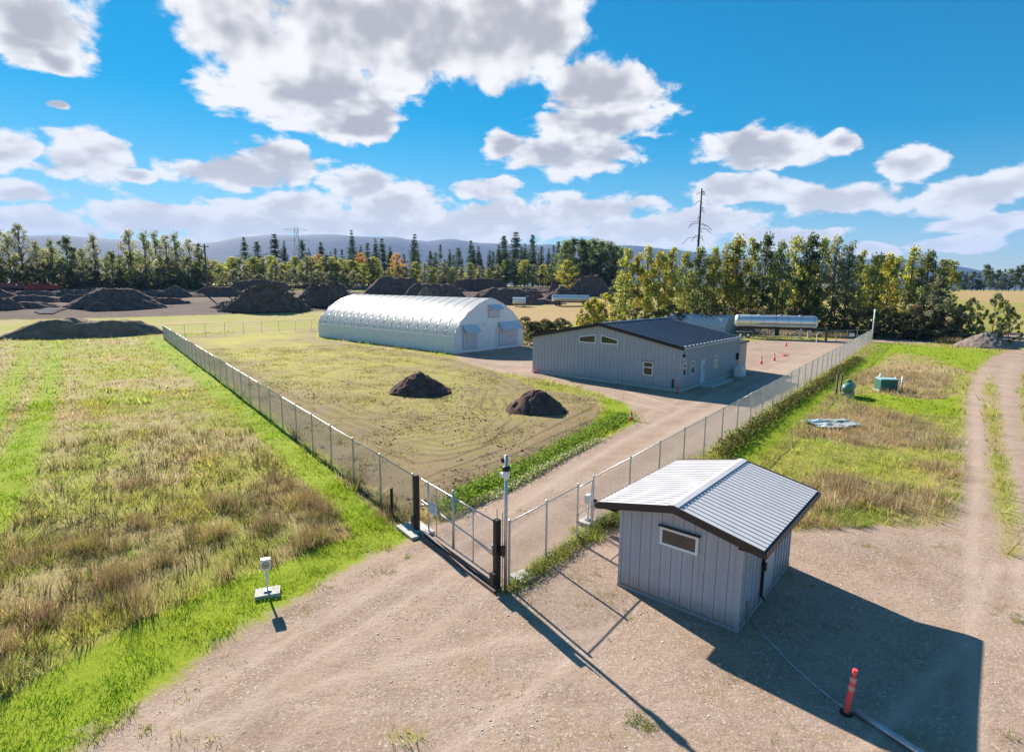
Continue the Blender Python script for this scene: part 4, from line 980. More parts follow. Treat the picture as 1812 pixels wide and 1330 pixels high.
# ---------------------------------------------------------------- mounds and piles
def mound(name, pl, pr, pb, pt, label, mt, group=None, depth=.8, flat=.0, rough=.12, seed=0, rmax=330, cat='mound', asym=0.0, sticks=0, r=None):
    a = P(pl, pb, rmax); b = P(pr, pb, rmax); c = P((pl + pr) / 2, pb, rmax)
    if r: a, b, c = at_r(pl, r), at_r(pr, r), at_r((pl + pr) / 2, r)
    rad_x = np.linalg.norm(a[:2] - b[:2]) / 2; ry = min(rad_x * depth, 9.0 if r or c[1] > 130 else 99); hd = c[:2] / np.linalg.norm(c[:2]); side = np.array([hd[1], -hd[0]])
    cen = c[:2] + hd * ry * .85; zc = float(hz(*cen)); pz = np.array([cen[0], cen[1], zc])
    H_ = max(.4, z_at((pl + pr) / 2, pt, pz))
    n, k = 96, 34; v = [(0, 0, 0)]; f = []
    for j in range(1, k + 1):
        t = j / k
        for i in range(n):
            th = 2 * math.pi * i / n
            wob = 1 + .16 * (fbm(math.cos(th) * 2 + seed, math.sin(th) * 2, 1.0, seed, 3) - .5) * 2
            v.append((math.cos(th) * rad_x * t * wob, math.sin(th) * ry * t * wob, 0))
    v = np.array(v); tt = np.sqrt((v[:, 0] / rad_x) ** 2 + (v[:, 1] / ry) ** 2)
    nz = (fbm(v[:, 0] + seed * 31, v[:, 1], 2.2 / rad_x, seed + 3, 4) - .5) * 2
    tt = tt * (1 + .30 * nz * np.clip(1.2 - tt, 0, 1))
    q = np.clip(1 - np.clip((tt - flat) / (1.02 - flat), 0, 1), 0, 1)
    shape = np.where(q > .72, .72 + (q - .72) * (1 - (q - .72) * 1.2), q); shape = shape / shape.max()
    nz2 = (fbm(v[:, 0] + seed * 7, v[:, 1], 7 / rad_x, seed + 9, 3) - .5) * 2
    v[:, 2] = H_ * shape * (1 + asym * v[:, 0] / rad_x) + H_ * rough * (nz + .6 * nz2) * np.minimum(1, q * 4) + min(.7, .10 * H_) * (fbm(v[:, 0], v[:, 1] + seed, max(1.4 / H_, 9 / rad_x), seed + 5, 4) - .5) * 2 * np.minimum(1, q * 6)
    v[-n:, 2] = -.08
    for i in range(n): f.append((0, 1 + i, 1 + (i + 1) % n, 1 + (i + 1) % n))
    tri = [(0, 1 + i, 1 + (i + 1) % n) for i in range(n)]
    for j in range(k - 1):
        for i in range(n):
            p0, p1 = 1 + j * n + i, 1 + j * n + (i + 1) % n
            tri += [(p0, p0 + n, p1 + n), (p0, p1 + n, p1)]
    cr = np.random.default_rng(seed + 500); nc = 90; th = cr.uniform(0, 6.283, nc); tt_ = cr.uniform(.55, 1.16, nc); cs = cr.uniform(.015, .055, nc) * max(1.2, H_)
    o6 = np.array([(1,0,0),(0,1,0),(-1,0,0),(0,-1,0),(0,0,.8),(0,0,-.4)]); cb = np.stack([np.cos(th) * rad_x * tt_, np.sin(th) * ry * tt_, np.maximum(0, H_ * .75 * (1 - tt_)) + cs * .2], 1)
    ov = (o6[None] * cs[:, None, None] * cr.uniform(.6, 1.3, (nc, 6, 1)) + cb[:, None]).reshape(-1, 3); b0 = len(v); v = np.concatenate([v, ov])
    tri += [(b0 + 6 * c_ + p, b0 + 6 * c_ + q_, b0 + 6 * c_ + w_) for c_ in range(nc) for p, q_, w_ in ((0,1,4),(1,2,4),(2,3,4),(3,0,4),(1,0,5),(2,1,5),(3,2,5),(0,3,5))]
    me = np_mesh(name, v, tri); ang = math.atan2(side[1], side[0])
    if not sticks:
        o = link(name, me, mt, None, (cen[0], cen[1], zc), (0, 0, ang), smooth=True); tag(o, label, cat, group); return o
    o = empty(name, (cen[0], cen[1], zc), ang); tag(o, label, cat, group)
    link('debris', me, mt, o, smooth=False)
    sv = MB(); rs = random.Random(seed)
    for _ in range(sticks):
        vi = rs.randrange(1, b0 - n); p = Vector(v[vi]); d_ = Vector((rs.gauss(0, 1), rs.gauss(0, 1), abs(rs.gauss(0, .6)))).normalized(); l = rs.uniform(.8, 3.6)
        sv.tube(p - d_ * l * .3, p + d_ * l * .6, rs.uniform(.05, .2), 4, cap=False)
    k_ = sv.build('branches', M_wood, o); k_['kind'] = 'stuff'; return o
mound('soil_mound', 682, 806, 702, 660, 'dark soil heap with a low tail, nearer the greenhouse in the seeded field', M_dirt, 'soil heaps in the seeded field', .85, .05, .12, 1, asym=-.2)
mound('soil_mound', 891, 1005, 735, 689, 'dark rounded soil heap nearer the ditch in the seeded field', M_dirt, 'soil heaps in the seeded field', .85, .1, .09, 2)
mound('dirt_bank', 22, 292, 597, 566, 'long low grey dirt bank at the end of the long fence', M_clod, None, .34, .5, .26, 3, asym=-.05)
mound('gravel_mound', 1698, 1786, 616, 587, 'grey gravel heap beside the farm track junction', M_gravel, None, .8, 0, .05, 4)
PG = 'heaps in the dirt yard'
mound('compost_pile', 112, 304, 547, 511, 'big dark flat-topped compost pile beside the puddle', M_compost, PG, .55, .3, .07, 5)
mound('compost_pile', -70, 48, 531, 510, 'brown compost pile at the edge of the yard near the red machines', M_compost, PG, .5, .2, .1, 6)
mound('compost_pile', 278, 345, 526, 506, 'small dark steep compost pile behind the big flat-topped pile', M_compost, PG, .6, .05, .1, 7)
mound('windrow', 335, 440, 524, 508, 'low dark windrow between the steep pile and the brush heap', M_compost, PG, .3, .4, .12, 8)
mound('brush_heap', 384, 560, 553, 510, 'tangled heap of dark brush and roots left of the greenhouse', M_compost, PG, .5, .25, .22, 9, sticks=420)
mound('brush_heap', 515, 645, 543, 502, 'second tangled brush heap running behind the greenhouse end', M_compost, PG, .5, .3, .22, 10, sticks=260)
mound('brush_windrow', 120, 390, 508, 493, 'long ragged brush windrow along the far side of the yard', M_compost, PG, .12, .6, .28, 11, r=262, sticks=200)
mound('windrow', 400, 520, 506, 497, 'flat dark windrow at the foot of the young alders', M_compost, PG, .15, .6, .2, 12, r=255)
mound('compost_pile', 636, 765, 522, 492, 'brown terraced compost pile behind the greenhouse ridge', M_compost, PG, .5, .45, .12, 13, r=215)
mound('compost_pile', 700, 838, 528, 503, 'wide flat brown pile just over the greenhouse roof', M_compost, PG, .4, .5, .08, 14, r=190)
mound('gravel_mound', 722, 784, 524, 508, 'small grey cone of gravel behind the greenhouse roof', M_gravel, None, .6, 0, .05, 15, r=172)
mound('windrow', 795, 902, 506, 494, 'flat black windrow in front of the dark firs', M_compost, PG, .15, .7, .08, 16, r=265)
mound('compost_pile', 815, 966, 538, 510, 'long brown pile with a black flank right of the greenhouse peak', M_compost, PG, .45, .35, .14, 17)
mound('compost_pile', 955, 1036, 533, 508, 'dark pointed pile behind the yellow bushes', M_compost, PG, .6, .05, .14, 18)
mound('compost_pile', 1000, 1088, 508, 488, 'dark striped pile beneath the dense firs', M_compost, PG, .4, .35, .12, 19, r=240)
mound('compost_pile', 968, 994, 507, 495, 'small dark pile between the red truck and the striped pile', M_compost, PG, .6, .2, .1, 20, r=240)
yr = random.Random(44)
for i in range(58):
    px = yr.uniform(-20, 1000); rr_ = yr.uniform(178, 292); w_ = yr.uniform(45, 150)
    zz = at_r(px, rr_); top_ = 505 - (zz[2] + yr.uniform(1.0, 2.8) - CH) / rr_ * F
    t_ = 'low dark heap in the crowded dirt yard'
    ref = min(((abs(px - q_), n_) for q_, n_ in ((200, 'behind the flat-topped pile'), (330, 'near the steep pile'), (470, 'behind the brush heap'), (600, 'behind the second brush heap'), (700, 'behind the terraced pile'), (800, 'behind the greenhouse ridge'), (880, 'near the black windrow'), (950, 'near the red flatbed'), (90, 'near the red machines'))))[1]
    mound('low_heap', px - w_ / 2, px + w_ / 2, 520, top_, t_ + ', ' + ref, M_compost, 'low heaps ' + ref, .35, .35, .28, 100 + i, r=rr_)
# puddle by the big pile
pp = poly([(60,552),(82,545),(110,541),(122,546),(105,551),(95,556),(70,556)])
MB().add([(*p, float(hz(*p)) + .22) for p in pp], [tuple(range(len(pp)))]).build('puddle', mat('puddle_water', (.30, .29, .30), .08, 0, spec=1.0))['kind'] = 'structure'

# ---------------------------------------------------------------- small things
def delineator(p, label, h=1.05, cone=False, group=None, tilt=0, fallen=False):
    nm = 'traffic_cone' if cone else 'delineator_post'
    g = empty(nm, (p[0], p[1], p[2]), random.uniform(0, 6)); tag(g, label, 'traffic cone' if cone else 'delineator', group)
    if fallen: g.rotation_euler = (R(86), 0, R(100)); g.location.z += .16
    elif tilt: g.rotation_euler = (R(tilt * .3), R(tilt), 0)
    if cone:
        MB().box(-.19, .19, -.19, .19, 0, .035).build('base', M_pink, g)
        MB().lathe([(.15, .035), (.035, h), (0, h)], 14).build('body', M_pink, g, smooth=False)
        MB().lathe([(.112, h * .4), (.080, h * .62)], 14).build('reflective_collar', M_refl, g)
    else:
        MB().lathe([(0, 0), (.13, 0), (.13, .03), (.07, .05)], 12).build('base', M_rubber, g)
        MB().lathe([(.062, .05), (.058, h * .82), (.035, h * .84), (.035, h * .9), (.05, h * .93), (.05, h), (0, h)], 12).build('tube', M_pink, g)
        for z in (.55, .74): MB().lathe([(.064, h * z), (.064, h * (z + .10))], 12).build('reflective_band', M_band, g)
CG = 'orange cones in the rear yard'
delineator(P(1497, 1262), 'orange delineator post with white bands in the shed shadow', 1.08, tilt=4)
delineator(P(1199, 695), 'orange delineator post at the corner of the main building', 1.15)
delineator(P(1117, 743), 'orange cone on the grassy ditch bend opposite the building', .62, True)
delineator(P(1347, 644), 'tall orange cone in the rear yard nearest the building wall', 1.0, True, CG)
delineator(P(1370, 638), 'orange cone standing alone in the middle of the rear yard', 1.0, True, CG)
delineator(P(1386, 631), 'orange cone lying tipped over in the rear yard', .9, True, CG, fallen=True)
delineator(P(1391, 612), 'orange cone on the green strip before the tanker', 1.0, True, CG)
delineator(P(946, 660), 'orange cone at the far left corner of the main building', .6, True)
# ground pipe and cord by the delineator
a, b_ = P(1512, 1262), P(1640, 1345)
MB().path([(a[0], a[1], .07), (b_[0], b_[1], .07)], .07, 8).build('fallen_pole', M_galv, smooth=True); tag(bpy.data.objects['fallen_pole'], 'grey pole lying on the gravel past the delineator', 'pole')
pts = [P(*q) for q in ((1326,1088),(1350,1122),(1395,1170),(1440,1212),(1480,1243),(1510,1262))]
MB().path([(p[0], p[1], .02) for p in pts], .014, 5).build('cord', mat('pale_cord', (.45, .48, .52), .6)); tag(bpy.data.objects['cord'], 'thin pale cord running from the shed to the fallen pole', 'cord')
# propane tank with posts
p = P(1500, 701); g = empty('propane_tank', (p[0], p[1], 0), R(52)); tag(g, 'green domed-end propane tank lying on blocks in the meadow', 'tank')
b = MB(); n = 16; pr = [(-1.15, 0), (-1.1, .22), (-.95, .38), (-.75, .45), (.75, .45), (.95, .38), (1.1, .22), (1.15, 0)]
vs = [(x, r * math.cos(2 * math.pi * i / n), .78 + r * math.sin(2 * math.pi * i / n)) for x, r in pr for i in range(n)]
b.add(vs, [(j * n + i, j * n + (i + 1) % n, (j + 1) * n + (i + 1) % n, (j + 1) * n + i) for j in range(len(pr) - 1) for i in range(n)])
b.build('vessel', M_tank, g, smooth=True)
MB().lathe([(.2, 1.18), (.2, 1.36), (.16, 1.42), (0, 1.43)], 12).build('valve_dome', M_utility, g)
for x in (-.7, .7): MB().box(x - .1, x + .1, -.4, .4, 0, .38).build('block', M_conc, g)
for k, q in enumerate(((1479, 698), (1487, 692))):
    p = P(*q); o = MB().box(-.07, .07, -.07, .07, 0, 1.75 - .2 * k).box(-.085, .085, -.085, .085, 1.75 - .2 * k, 1.78 - .2 * k).build('timber_post', M_wood, None, (p[0], p[1], 0)); tag(o, ('taller' if k == 0 else 'shorter') + ' dark timber post beside the green propane tank', 'post', 'timber posts by the tank')
p = P(1567, 690); g = empty('utility_cabinet', (p[0], p[1], 0), R(-6)); tag(g, 'dark green utility cabinet with pale lid in the meadow', 'cabinet')
MB().box(-.72, .72, -.5, .5, 0, 1.0).build('body', M_utility, g); MB().box(-.76, .76, -.54, .54, 1.005, 1.09).build('lid', M_teal, g)
MB().box(-.9, .9, -.7, .7, -.02, .05).build('pad', M_conc, g)
for i, q in enumerate(((1552, 688), (1582, 690), (1556, 682), (1595, 688))):
    p = P(*q); o = MB().tube((0, 0, 0), (0, 0, 1.15), .075, 10).lathe([(.075, 1.15), (.05, 1.2), (0, 1.22)], 10).build('bollard', M_refl, None, (p[0], p[1], 0), smooth=True); tag(o, 'white bollard guarding the green utility cabinet', 'bollard', 'bollards round the utility cabinet')
# crumpled tarp in the dry grass
c = P(1473, 752); nn = 44; gx, gy = np.meshgrid(np.linspace(-1, 1, nn), np.linspace(-1, 1, nn), indexing='ij'); gx, gy = gx.ravel(), gy.ravel()
ox = gx * 1.5 * (1 + .5 * (fbm(gx, gy * 0, 1.6, 81, 2) - .5)); oy = gy * .95 * (1 + .7 * (fbm(gx, gy * 0 + 3, 2.2, 82, 2) - .5)) + .3 * (fbm(gx, gy, 1.5, 84, 2) - .5)
fold = np.abs(fbm(gx * .6, gy * 2.2, 3.0, 83, 3) - .5) * 2; oz = .10 + .34 * (1 - fold) * (1 - .5 * (gx ** 2 + gy ** 2) / 2) * fbm(gx, gy, 2, 86, 2)
kk = np.arange(nn - 1); I_, J_ = np.meshgrid(kk, kk, indexing='ij'); q0 = (I_ * nn + J_).ravel()
cl = np.where((fbm(gx * 3, gy, 2.6, 85, 3) > .5)[:, None], (.34, .52, .58), (.70, .74, .76)); cl = np.where((np.abs(gy + .2 * gx) < .12)[:, None], (.10, .24, .28), cl)
me = np_mesh('tarp', np.stack([ox, oy, oz], 1), np.stack([q0, q0 + nn, q0 + nn + 1, q0 + 1], 1), cl)
mt = newmat('tarp_sheet'); a_ = mk_node(mt.node_tree, 'ShaderNodeAttribute', attribute_name='Col'); b_ = mk_node(mt.node_tree, 'ShaderNodeBsdfPrincipled', {'Base Color': a_.outputs['Color'], 'Roughness': .45}); mk_node(mt.node_tree, 'ShaderNodeOutputMaterial', {'Surface': b_.outputs[0]})
tag(link('tarp', me, mt, None, (c[0], c[1], 0), (0, 0, .2)), 'crumpled teal and white tarp lying in the dry meadow grass', 'tarp')
# stake by the last fence post
p = P(694, 912); o = MB().box(-.05, .05, -.05, .05, 0, 1.15).box(-.055, .055, -.055, .055, .8, .9).build('marker_stake', M_black, None, (p[0], p[1], 0)); tag(o, 'short black marker stake at the last post of the long fence', 'stake')
# far yard gate
A, B_ = P(1461, 606), P(1533, 604); dd = (B_ - A)[:2]; L = np.linalg.norm(dd); ya = math.atan2(dd[1], dd[0])
g = empty('yard_gate', (A[0], A[1], 0), ya); tag(g, 'far chain-link yard gate with white notice at the end of the road', 'gate')
MB().path([(.2, 0, .2), (.2, 0, 2.0), (L - .2, 0, 2.0), (L - .2, 0, .2), (.2, 0, .2)], .035, 6).build('gate_frame', M_galv, g)
MB().tube((.2, 0, 1.1), (L - .2, 0, 1.1), .03).build('mid_rail', M_galv, g)
for t in (.25, .5, .75): MB().tube((L * t, 0, .2), (L * t, 0, 2.1), .035).build('upright', M_galv, g)
MB().box(L * .55, L * .68, -.06, -.04, .9, 1.5).build('notice', MATS['notice_white'], g)
for k, q in enumerate((A, B_)):
    o = MB().box(-.13, .13, -.13, .13, 0, 2.3).box(-.14, .14, -.14, .14, 2.3, 2.34).build('gate_column', M_black, None, (q[0], q[1], 0), (0, 0, ya)); tag(o, ('black column of the far yard gate beside the tanker' if k == 0 else 'black column of the far yard gate at the corner of the road fence'), 'gate column')
p = P(1542, 606); g = empty('light_pole', (p[0], p[1], 0)); tag(g, 'white slim pole with a small lamp at the far corner of the road fence', 'pole')
MB().tube((0, 0, 0), (0, 0, 5.4), .09, 8).build('pole', M_white, g, smooth=True); MB().box(-.5, .05, -.1, .1, 3.7, 3.95).build('lamp', M_white, g); MB().box(-.1, .1, -.1, .1, 5.2, 5.7).build('camera', M_white, g)
p = P(1444, 610); o = MB().path([(0, 0, 0), (0, 0, 1.7), (.4, 0, 2.0), (.9, 0, 2.05)], .06, 6).build('bent_standpipe', M_white, None, (p[0], p[1], 0)); tag(o, 'white bent standpipe on the green strip near the yard gate', 'pipe')

# tanker trailer
a, b_ = P(1299, 596), P(1443, 601); dd = (b_ - a)[:2]; L = np.linalg.norm(dd)
g = empty('tanker_trailer', (a[0], a[1], float(hz(*a[:2]))), math.atan2(dd[1], dd[0])); tag(g, 'long polished silver tanker trailer parked on its landing legs', 'trailer')
ztop = z_at(1370, 557, (a + b_) / 2); rt_ = 1.12; zc = ztop - rt_ - .05
b = MB(); n = 24; pr = [(-.1, 0), (-.05, .7), (.15, 1.02), (.4, rt_), (L - .4, rt_), (L - .15, 1.02), (L + .05, .7), (L + .1, 0)]
b.add([(x, 1.12 * r * math.cos(2 * math.pi * i / n), zc + r * math.sin(2 * math.pi * i / n)) for x, r in pr for i in range(n)], [(j * n + i, j * n + (i + 1) % n, (j + 1) * n + (i + 1) % n, (j + 1) * n + i) for j in range(len(pr) - 1) for i in range(n)])
b.build('tank', M_alu, g, smooth=True)
for x in np.linspace(.6, L - .6, 7):
    q = MB(); q.add([(x + s_, 1.12 * (rt_ + .03) * math.cos(2 * math.pi * i / n), zc + (rt_ + .03) * math.sin(2 * math.pi * i / n)) for s_ in (-.05, .05) for i in range(n)], [(i, (i + 1) % n, n + (i + 1) % n, n + i) for i in range(n)]); q.build('band', M_galv, g)
MB().box(.5, L - .3, -.45, .45, zc - rt_ - .25, zc - rt_ + .12).build('frame', M_black, g)
MB().box(.3, L - .3, -1.15, -1.0, zc - rt_ * .75, zc - rt_ * .5).build('side_rail', M_galv, g)
for x in (1.0, 2.3):
    for s_ in (-1, 1):
        w_ = MB(); w_.tube((x, s_ * .85, .52), (x, s_ * 1.2, .52), .52, 18); o = w_.build('wheel', M_rubber, g); MB().tube((x, s_ * 1.21, .52), (x, s_ * 1.23, .52), .27, 12).build('rim', M_alu, o)
MB().box(.2, 3.2, -1.2, -.7, 1.08, 1.16).build('fender', M_galv, g)
for s_ in (-.8, .6): MB().box(L - 2.7, L - 2.5, s_, s_ + .2, 0, zc - rt_).build('landing_leg', M_galv, g)
MB().box(L - 1.3, L - .9, -.6, .6, .3, zc - rt_ - .26).build('valve_box', M_galv, g); MB().box(L * .5, L * .5 + .7, -.6, -.2, .55, zc - rt_ - .26).build('tool_box', M_black, g)
for x in (L * .3, L * .55, L * .8): MB().lathe([(.28, zc + rt_), (.28, zc + rt_ + .12), (0, zc + rt_ + .13)], 10, (x, 0, 0)).build('hatch', M_galv, g)

# machines far off in the yard
def truck(px, r, label, flat=6.5, rz=0, mt=M_red, box=False):
    p = at_r(px, r); hd = math.atan2(p[1], p[0]) - math.pi / 2 + rz; g = empty('truck', p, hd); tag(g, label, 'truck')
    MB().prism([(0, .8), (2.2, .8), (2.2, 2.0), (1.7, 2.1), (1.3, 3.1), (0, 3.1)], 'y', -1.15, 1.15).build('cab', mt, g)
    MB().box(1.35, 1.75, -1.0, 1.0, 2.15, 2.85).build('windscreen', M_glass, g)
    MB().box(-flat, -.1, -1.1, 1.1, .85, 1.1).build('bed', M_black, g)
    if box: MB().box(-flat, -.3, -1.15, 1.15, 1.105, 2.6).build('hopper', mt, g)
    for x in (1.2, -1.0 - flat * .5, -2.0 - flat * .5):
        for s_ in (-1.2, .9): MB().tube((x, s_, .5), (x, s_ + .3, .5), .5, 14).build('wheel', M_rubber, g)
truck(955, 205, 'red flatbed truck parked between the brown piles', 4.0, math.pi)
truck(62, 245, 'red dump truck by the trees at the far end of the yard', 6.0, math.pi, box=True)
truck(30, 250, 'faded red machine behind the brown compost pile', 4.5, 0, mat('faded_red', (.30, .10, .09), .7), box=True)
p = at_r(919, 190); g = empty('white_tank', p, math.atan2(p[1], p[0]) - 1.57); tag(g, 'white cylindrical tank lying behind the long brown pile', 'tank')
b = MB(); b.tube((-2.2, 0, 1.9), (2.2, 0, 1.9), 1.05, 18); b.build('vessel', M_white, g, smooth=False); MB().box(-1.6, -1.2, -.9, .9, 0, 1.1).box(1.2, 1.6, -.9, .9, 0, 1.1).build('saddle', M_conc, g)
p = at_r(1010, 195); g = empty('silver_trailer', p, math.atan2(p[1], p[0]) - 1.57 + .15); tag(g, 'long silver trailer parked behind the pointed dark pile', 'trailer')
b = MB(); b.tube((-6.3, 0, 2.4), (6.3, 0, 2.4), 1.15, 18); b.build('tank', M_alu, g); MB().box(-6.2, 6.2, -.5, .5, 1.0, 1.3).build('frame', M_black, g)
for x in (-5, -3.8, 4.6):
    for s_ in (-1.1, .8): MB().tube((x, s_, .5), (x, s_ + .3, .5), .5, 12).build('wheel', M_rubber, g)

# poles and pylon
p = at_r(367, 225); g = empty('utility_pole', p); tag(g, 'dark wooden utility pole beside the far brush windrow', 'utility pole')
h = z_at(367, 432, p); MB().tube((0, 0, -.2), (0, 0, h), .36, 8, .25).build('pole', M_wood, g); MB().box(-1.5, 1.5, -.12, .12, h - 1.0, h - .7).build('crossarm', M_wood, g)
p = at_r(529, 330); h = z_at(529, 404, p); g = empty('transmission_pylon', p, .3); tag(g, 'steel lattice transmission pylon standing among the far firs', 'pylon')
b = MB(); lv = [(0, 4.2), (.3, 2.7), (.55, 1.7), (.75, 1.2), (1, .9)]
for (t0, w0), (t1, w1) in zip(lv[:-1], lv[1:]):
    c0 = [Vector((sx * w0, sy * w0, t0 * h)) for sx, sy in ((1, 1), (-1, 1), (-1, -1), (1, -1))]; c1 = [Vector((sx * w1, sy * w1, t1 * h)) for sx, sy in ((1, 1), (-1, 1), (-1, -1), (1, -1))]
    for i in range(4): b.tube(c0[i], c1[i], .14, 4); b.tube(c0[i], c1[(i + 1) % 4], .09, 4); b.tube(c0[(i + 1) % 4], c1[i], .09, 4); b.tube(c1[i], c1[(i + 1) % 4], .08, 4)
b.build('tower', M_galv, g)
for z, l in ((.97, 6.0), (.78, 7.0)):
    b = MB(); b.tube((-l, 0, z * h), (l, 0, z * h), .12, 4); b.tube((-l, 0, z * h), (0, 0, z * h + 1.5), .07, 4); b.tube((l, 0, z * h), (0, 0, z * h + 1.5), .07, 4); b.build('crossarm', M_galv, g)
p = at_r(1231, 165); g = empty('dead_tree', p); tag(g, 'tall bare dead conifer snag rising behind the alder row', 'tree')
h = z_at(1234, 334, p); MB().tube((0, 0, -.3), (.1, 0, h), .5, 8, .18).build('trunk', mat('dead_wood', (.055, .045, .045), .9), g)
rs = random.Random(5)
for i in range(26):
    z = h * rs.uniform(.62, .985); a_ = rs.uniform(0, 6.28); l = rs.uniform(.7, 3.4) * (1.25 - z / h) * 2.2
    b = MB(); b.path([(.1 * z / h, 0, z), (.1 * z / h + math.cos(a_) * l * .6, math.sin(a_) * l * .6, z - .05 * l), (.1 * z / h + math.cos(a_) * l, math.sin(a_) * l, z - .45 * l)], .075, 4); b.build('branch', MATS['dead_wood'], g)

# ---------------------------------------------------------------- trees
def cat_meshes(name, parts):
    v = []; f = []; c = []; b = 0
    for a, bb, d in parts: v.append(a); f.append(bb + b); c.append(d); b += len(a)
    return np_mesh(name, np.concatenate(v), np.concatenate(f), np.concatenate(c))
def broadleaf(seed, cols, n_clump=46, per=80, leaf=.030, wid=.20, base=.16, airy=0.0, shape=1.0):
    """unit-height tree: trunk mesh, crown mesh"""
    global rng
    keep = rng; rng = np.random.default_rng(seed); rs = random.Random(seed)
    tb = MB(); tb.tube((0, 0, -.01), (.01, 0, .5), .013, 7, .009); tb.tube((.01, 0, .5), (0, .01, .93), .009, 6, .002)
    parts = []
    for i in range(n_clump):
        t = base + (1 - base) * (i + rs.random()) / n_clump
        prof_ = math.sin(math.pi * min(1, ((t - base) / (1 - base)) ** .75 * .93 + .07)) ** .7
        a = rs.uniform(0, 6.283); r = wid * prof_ * rs.uniform(.25, 1.0) ** .6 * shape
        c = np.array([math.cos(a) * r, math.sin(a) * r, t])
        z0 = max(.08, t - rs.uniform(.08, .22))
        tb.tube((.005, .003, z0), tuple(c), .0045, 4, .0012, cap=False)
        s = rs.uniform(.035, .075) * (1 - .3 * airy)
        m_ = int(per * rs.uniform(.5, 1.4) * (1 - .45 * airy))
        d = rng.normal(0, 1, (m_, 3)); d = d / np.linalg.norm(d, axis=1)[:, None] * rng.uniform(.2, 1, (m_, 1)) ** .5
        q = c + d * np.array([s * 1.25, s * 1.25, s])
        cl = np.array(cols[rs.randrange(len(cols))]) * rs.uniform(.75, 1.25)
        parts.append(leafquads(q[:, 0], q[:, 1], q[:, 2], leaf, cl, .22))
    rng = keep
    return tb.mesh('trunk'), cat_meshes('crown', parts)
def conifer(seed, cols, wid=.15, base=.12, gap=0.0, n=34):
    global rng
    keep = rng; rng = np.random.default_rng(seed); rs = random.Random(seed)
    tb = MB(); tb.tube((0, 0, -.01), (0, 0, .99), .011, 6, .001)
    parts = []
    for i in range(n):
        t = base + (1 - base) * i / n
        if rs.random() < gap: continue
        L_ = wid * (1 - (t - base) / (1 - base)) ** .8 * rs.uniform(.6, 1.15) + .012
        nb_ = rs.randint(5, 8); a0 = rs.uniform(0, 6.28)
        for k in range(nb_):
            a = a0 + k * 6.283 / nb_ + rs.uniform(-.3, .3); l = L_ * rs.uniform(.6, 1.1); m_ = max(5, int(l * 170))
            s = rng.uniform(.12, 1, m_); x = np.cos(a) * l * s; y = np.sin(a) * l * s; z = t + .02 * s - .20 * l * s ** 2 * 2 + rng.normal(0, .006, m_) - rng.uniform(0, .016, m_)
            x = x + rng.normal(0, .010, m_); y = y + rng.normal(0, .010, m_)
            parts.append(leafquads(x, y, z, .024, np.array(cols[rs.randrange(len(cols))]), .25))
    rng = keep
    return tb.mesh('trunk'), cat_meshes('crown', parts)
ALD = [(.27,.31,.055),(.36,.37,.07),(.20,.24,.05),(.42,.41,.10)]
YEL = [(.46,.44,.06),(.54,.46,.06),(.36,.37,.06)]
DKG = [(.15,.19,.07),(.19,.23,.08),(.12,.16,.065)]
GRY = [(.33,.34,.18),(.38,.36,.22),(.26,.29,.14)]
FIR = [(.065,.10,.070),(.085,.12,.08),(.055,.085,.065)]
ORG = [(.62,.34,.07),(.52,.30,.09)]
BRN = [(.24,.17,.10),(.30,.21,.12),(.18,.135,.085)]
KIND = {
 'alder': [broadleaf(11, ALD, per=62, airy=.2), broadleaf(12, ALD + YEL[:1], wid=.16, per=62, airy=.3), broadleaf(13, ALD, n_clump=54, wid=.22, per=60, airy=.15)],
 'yellow': [broadleaf(21, YEL), broadleaf(22, YEL, wid=.24)],
 'dark': [broadleaf(31, DKG), broadleaf(32, DKG, wid=.17)],
 'airy': [broadleaf(41, GRY, airy=.75, n_clump=60, base=.22, leaf=.024), broadleaf(42, GRY, airy=.6, base=.2, wid=.15, leaf=.026), broadleaf(43, DKG + GRY, airy=.7, base=.3, wid=.16, leaf=.028)],
 'fir': [conifer(51, FIR, gap=.12), conifer(52, FIR, wid=.13, base=.3, gap=.25), conifer(53, FIR, wid=.19, base=.08, gap=.1), conifer(54, FIR, wid=.15, base=.45, gap=.35)],
 'orange': [broadleaf(61, ORG, wid=.3)],
 'bush': [broadleaf(71, ALD + GRY, base=.02, wid=.55, n_clump=70, leaf=.036, per=110), broadleaf(72, GRY, base=.02, wid=.6, n_clump=70, leaf=.036, per=110), broadleaf(73, DKG + BRN, base=.02, wid=.6, n_clump=70, leaf=.036, per=110), broadleaf(74, YEL, base=.02, wid=.55, n_clump=60, leaf=.036, per=110)],
}
for k in KIND:
    for tm, cm in KIND[k]: tm.materials.append(M_bark); cm.materials.append(LEAF)
tr_n = [0]
def zone(px, r):
    if r < 170:
        for lim, t in ((1130, 'right of the silver trailer'), (1205, 'over the slate roof'), (1300, 'over the hoop tent'), (1370, 'over the tanker wheels'), (1446, 'over the tanker front'), (1545, 'over the yard gate'), (1620, 'left of the gravel heap'), (1700, 'near the gravel heap')):
            if px < lim: return t
        return 'beyond the gravel heap'
    for lim, t in ((20, 'at the brown pile'), (112, 'behind the red machines'), (210, 'over the flat-topped pile'), (305, 'past the flat-topped pile'), (366, 'left of the utility pole'), (440, 'right of the utility pole'), (528, 'left of the pylon'), (600, 'right of the pylon'), (700, 'over the greenhouse end'), (800, 'over the greenhouse ridge'), (870, 'over the greenhouse peak'), (930, 'over the white tank'), (1000, 'over the red flatbed'), (1100, 'over the striped pile')):
        if px < lim: return t
    return 'beyond the tan field'
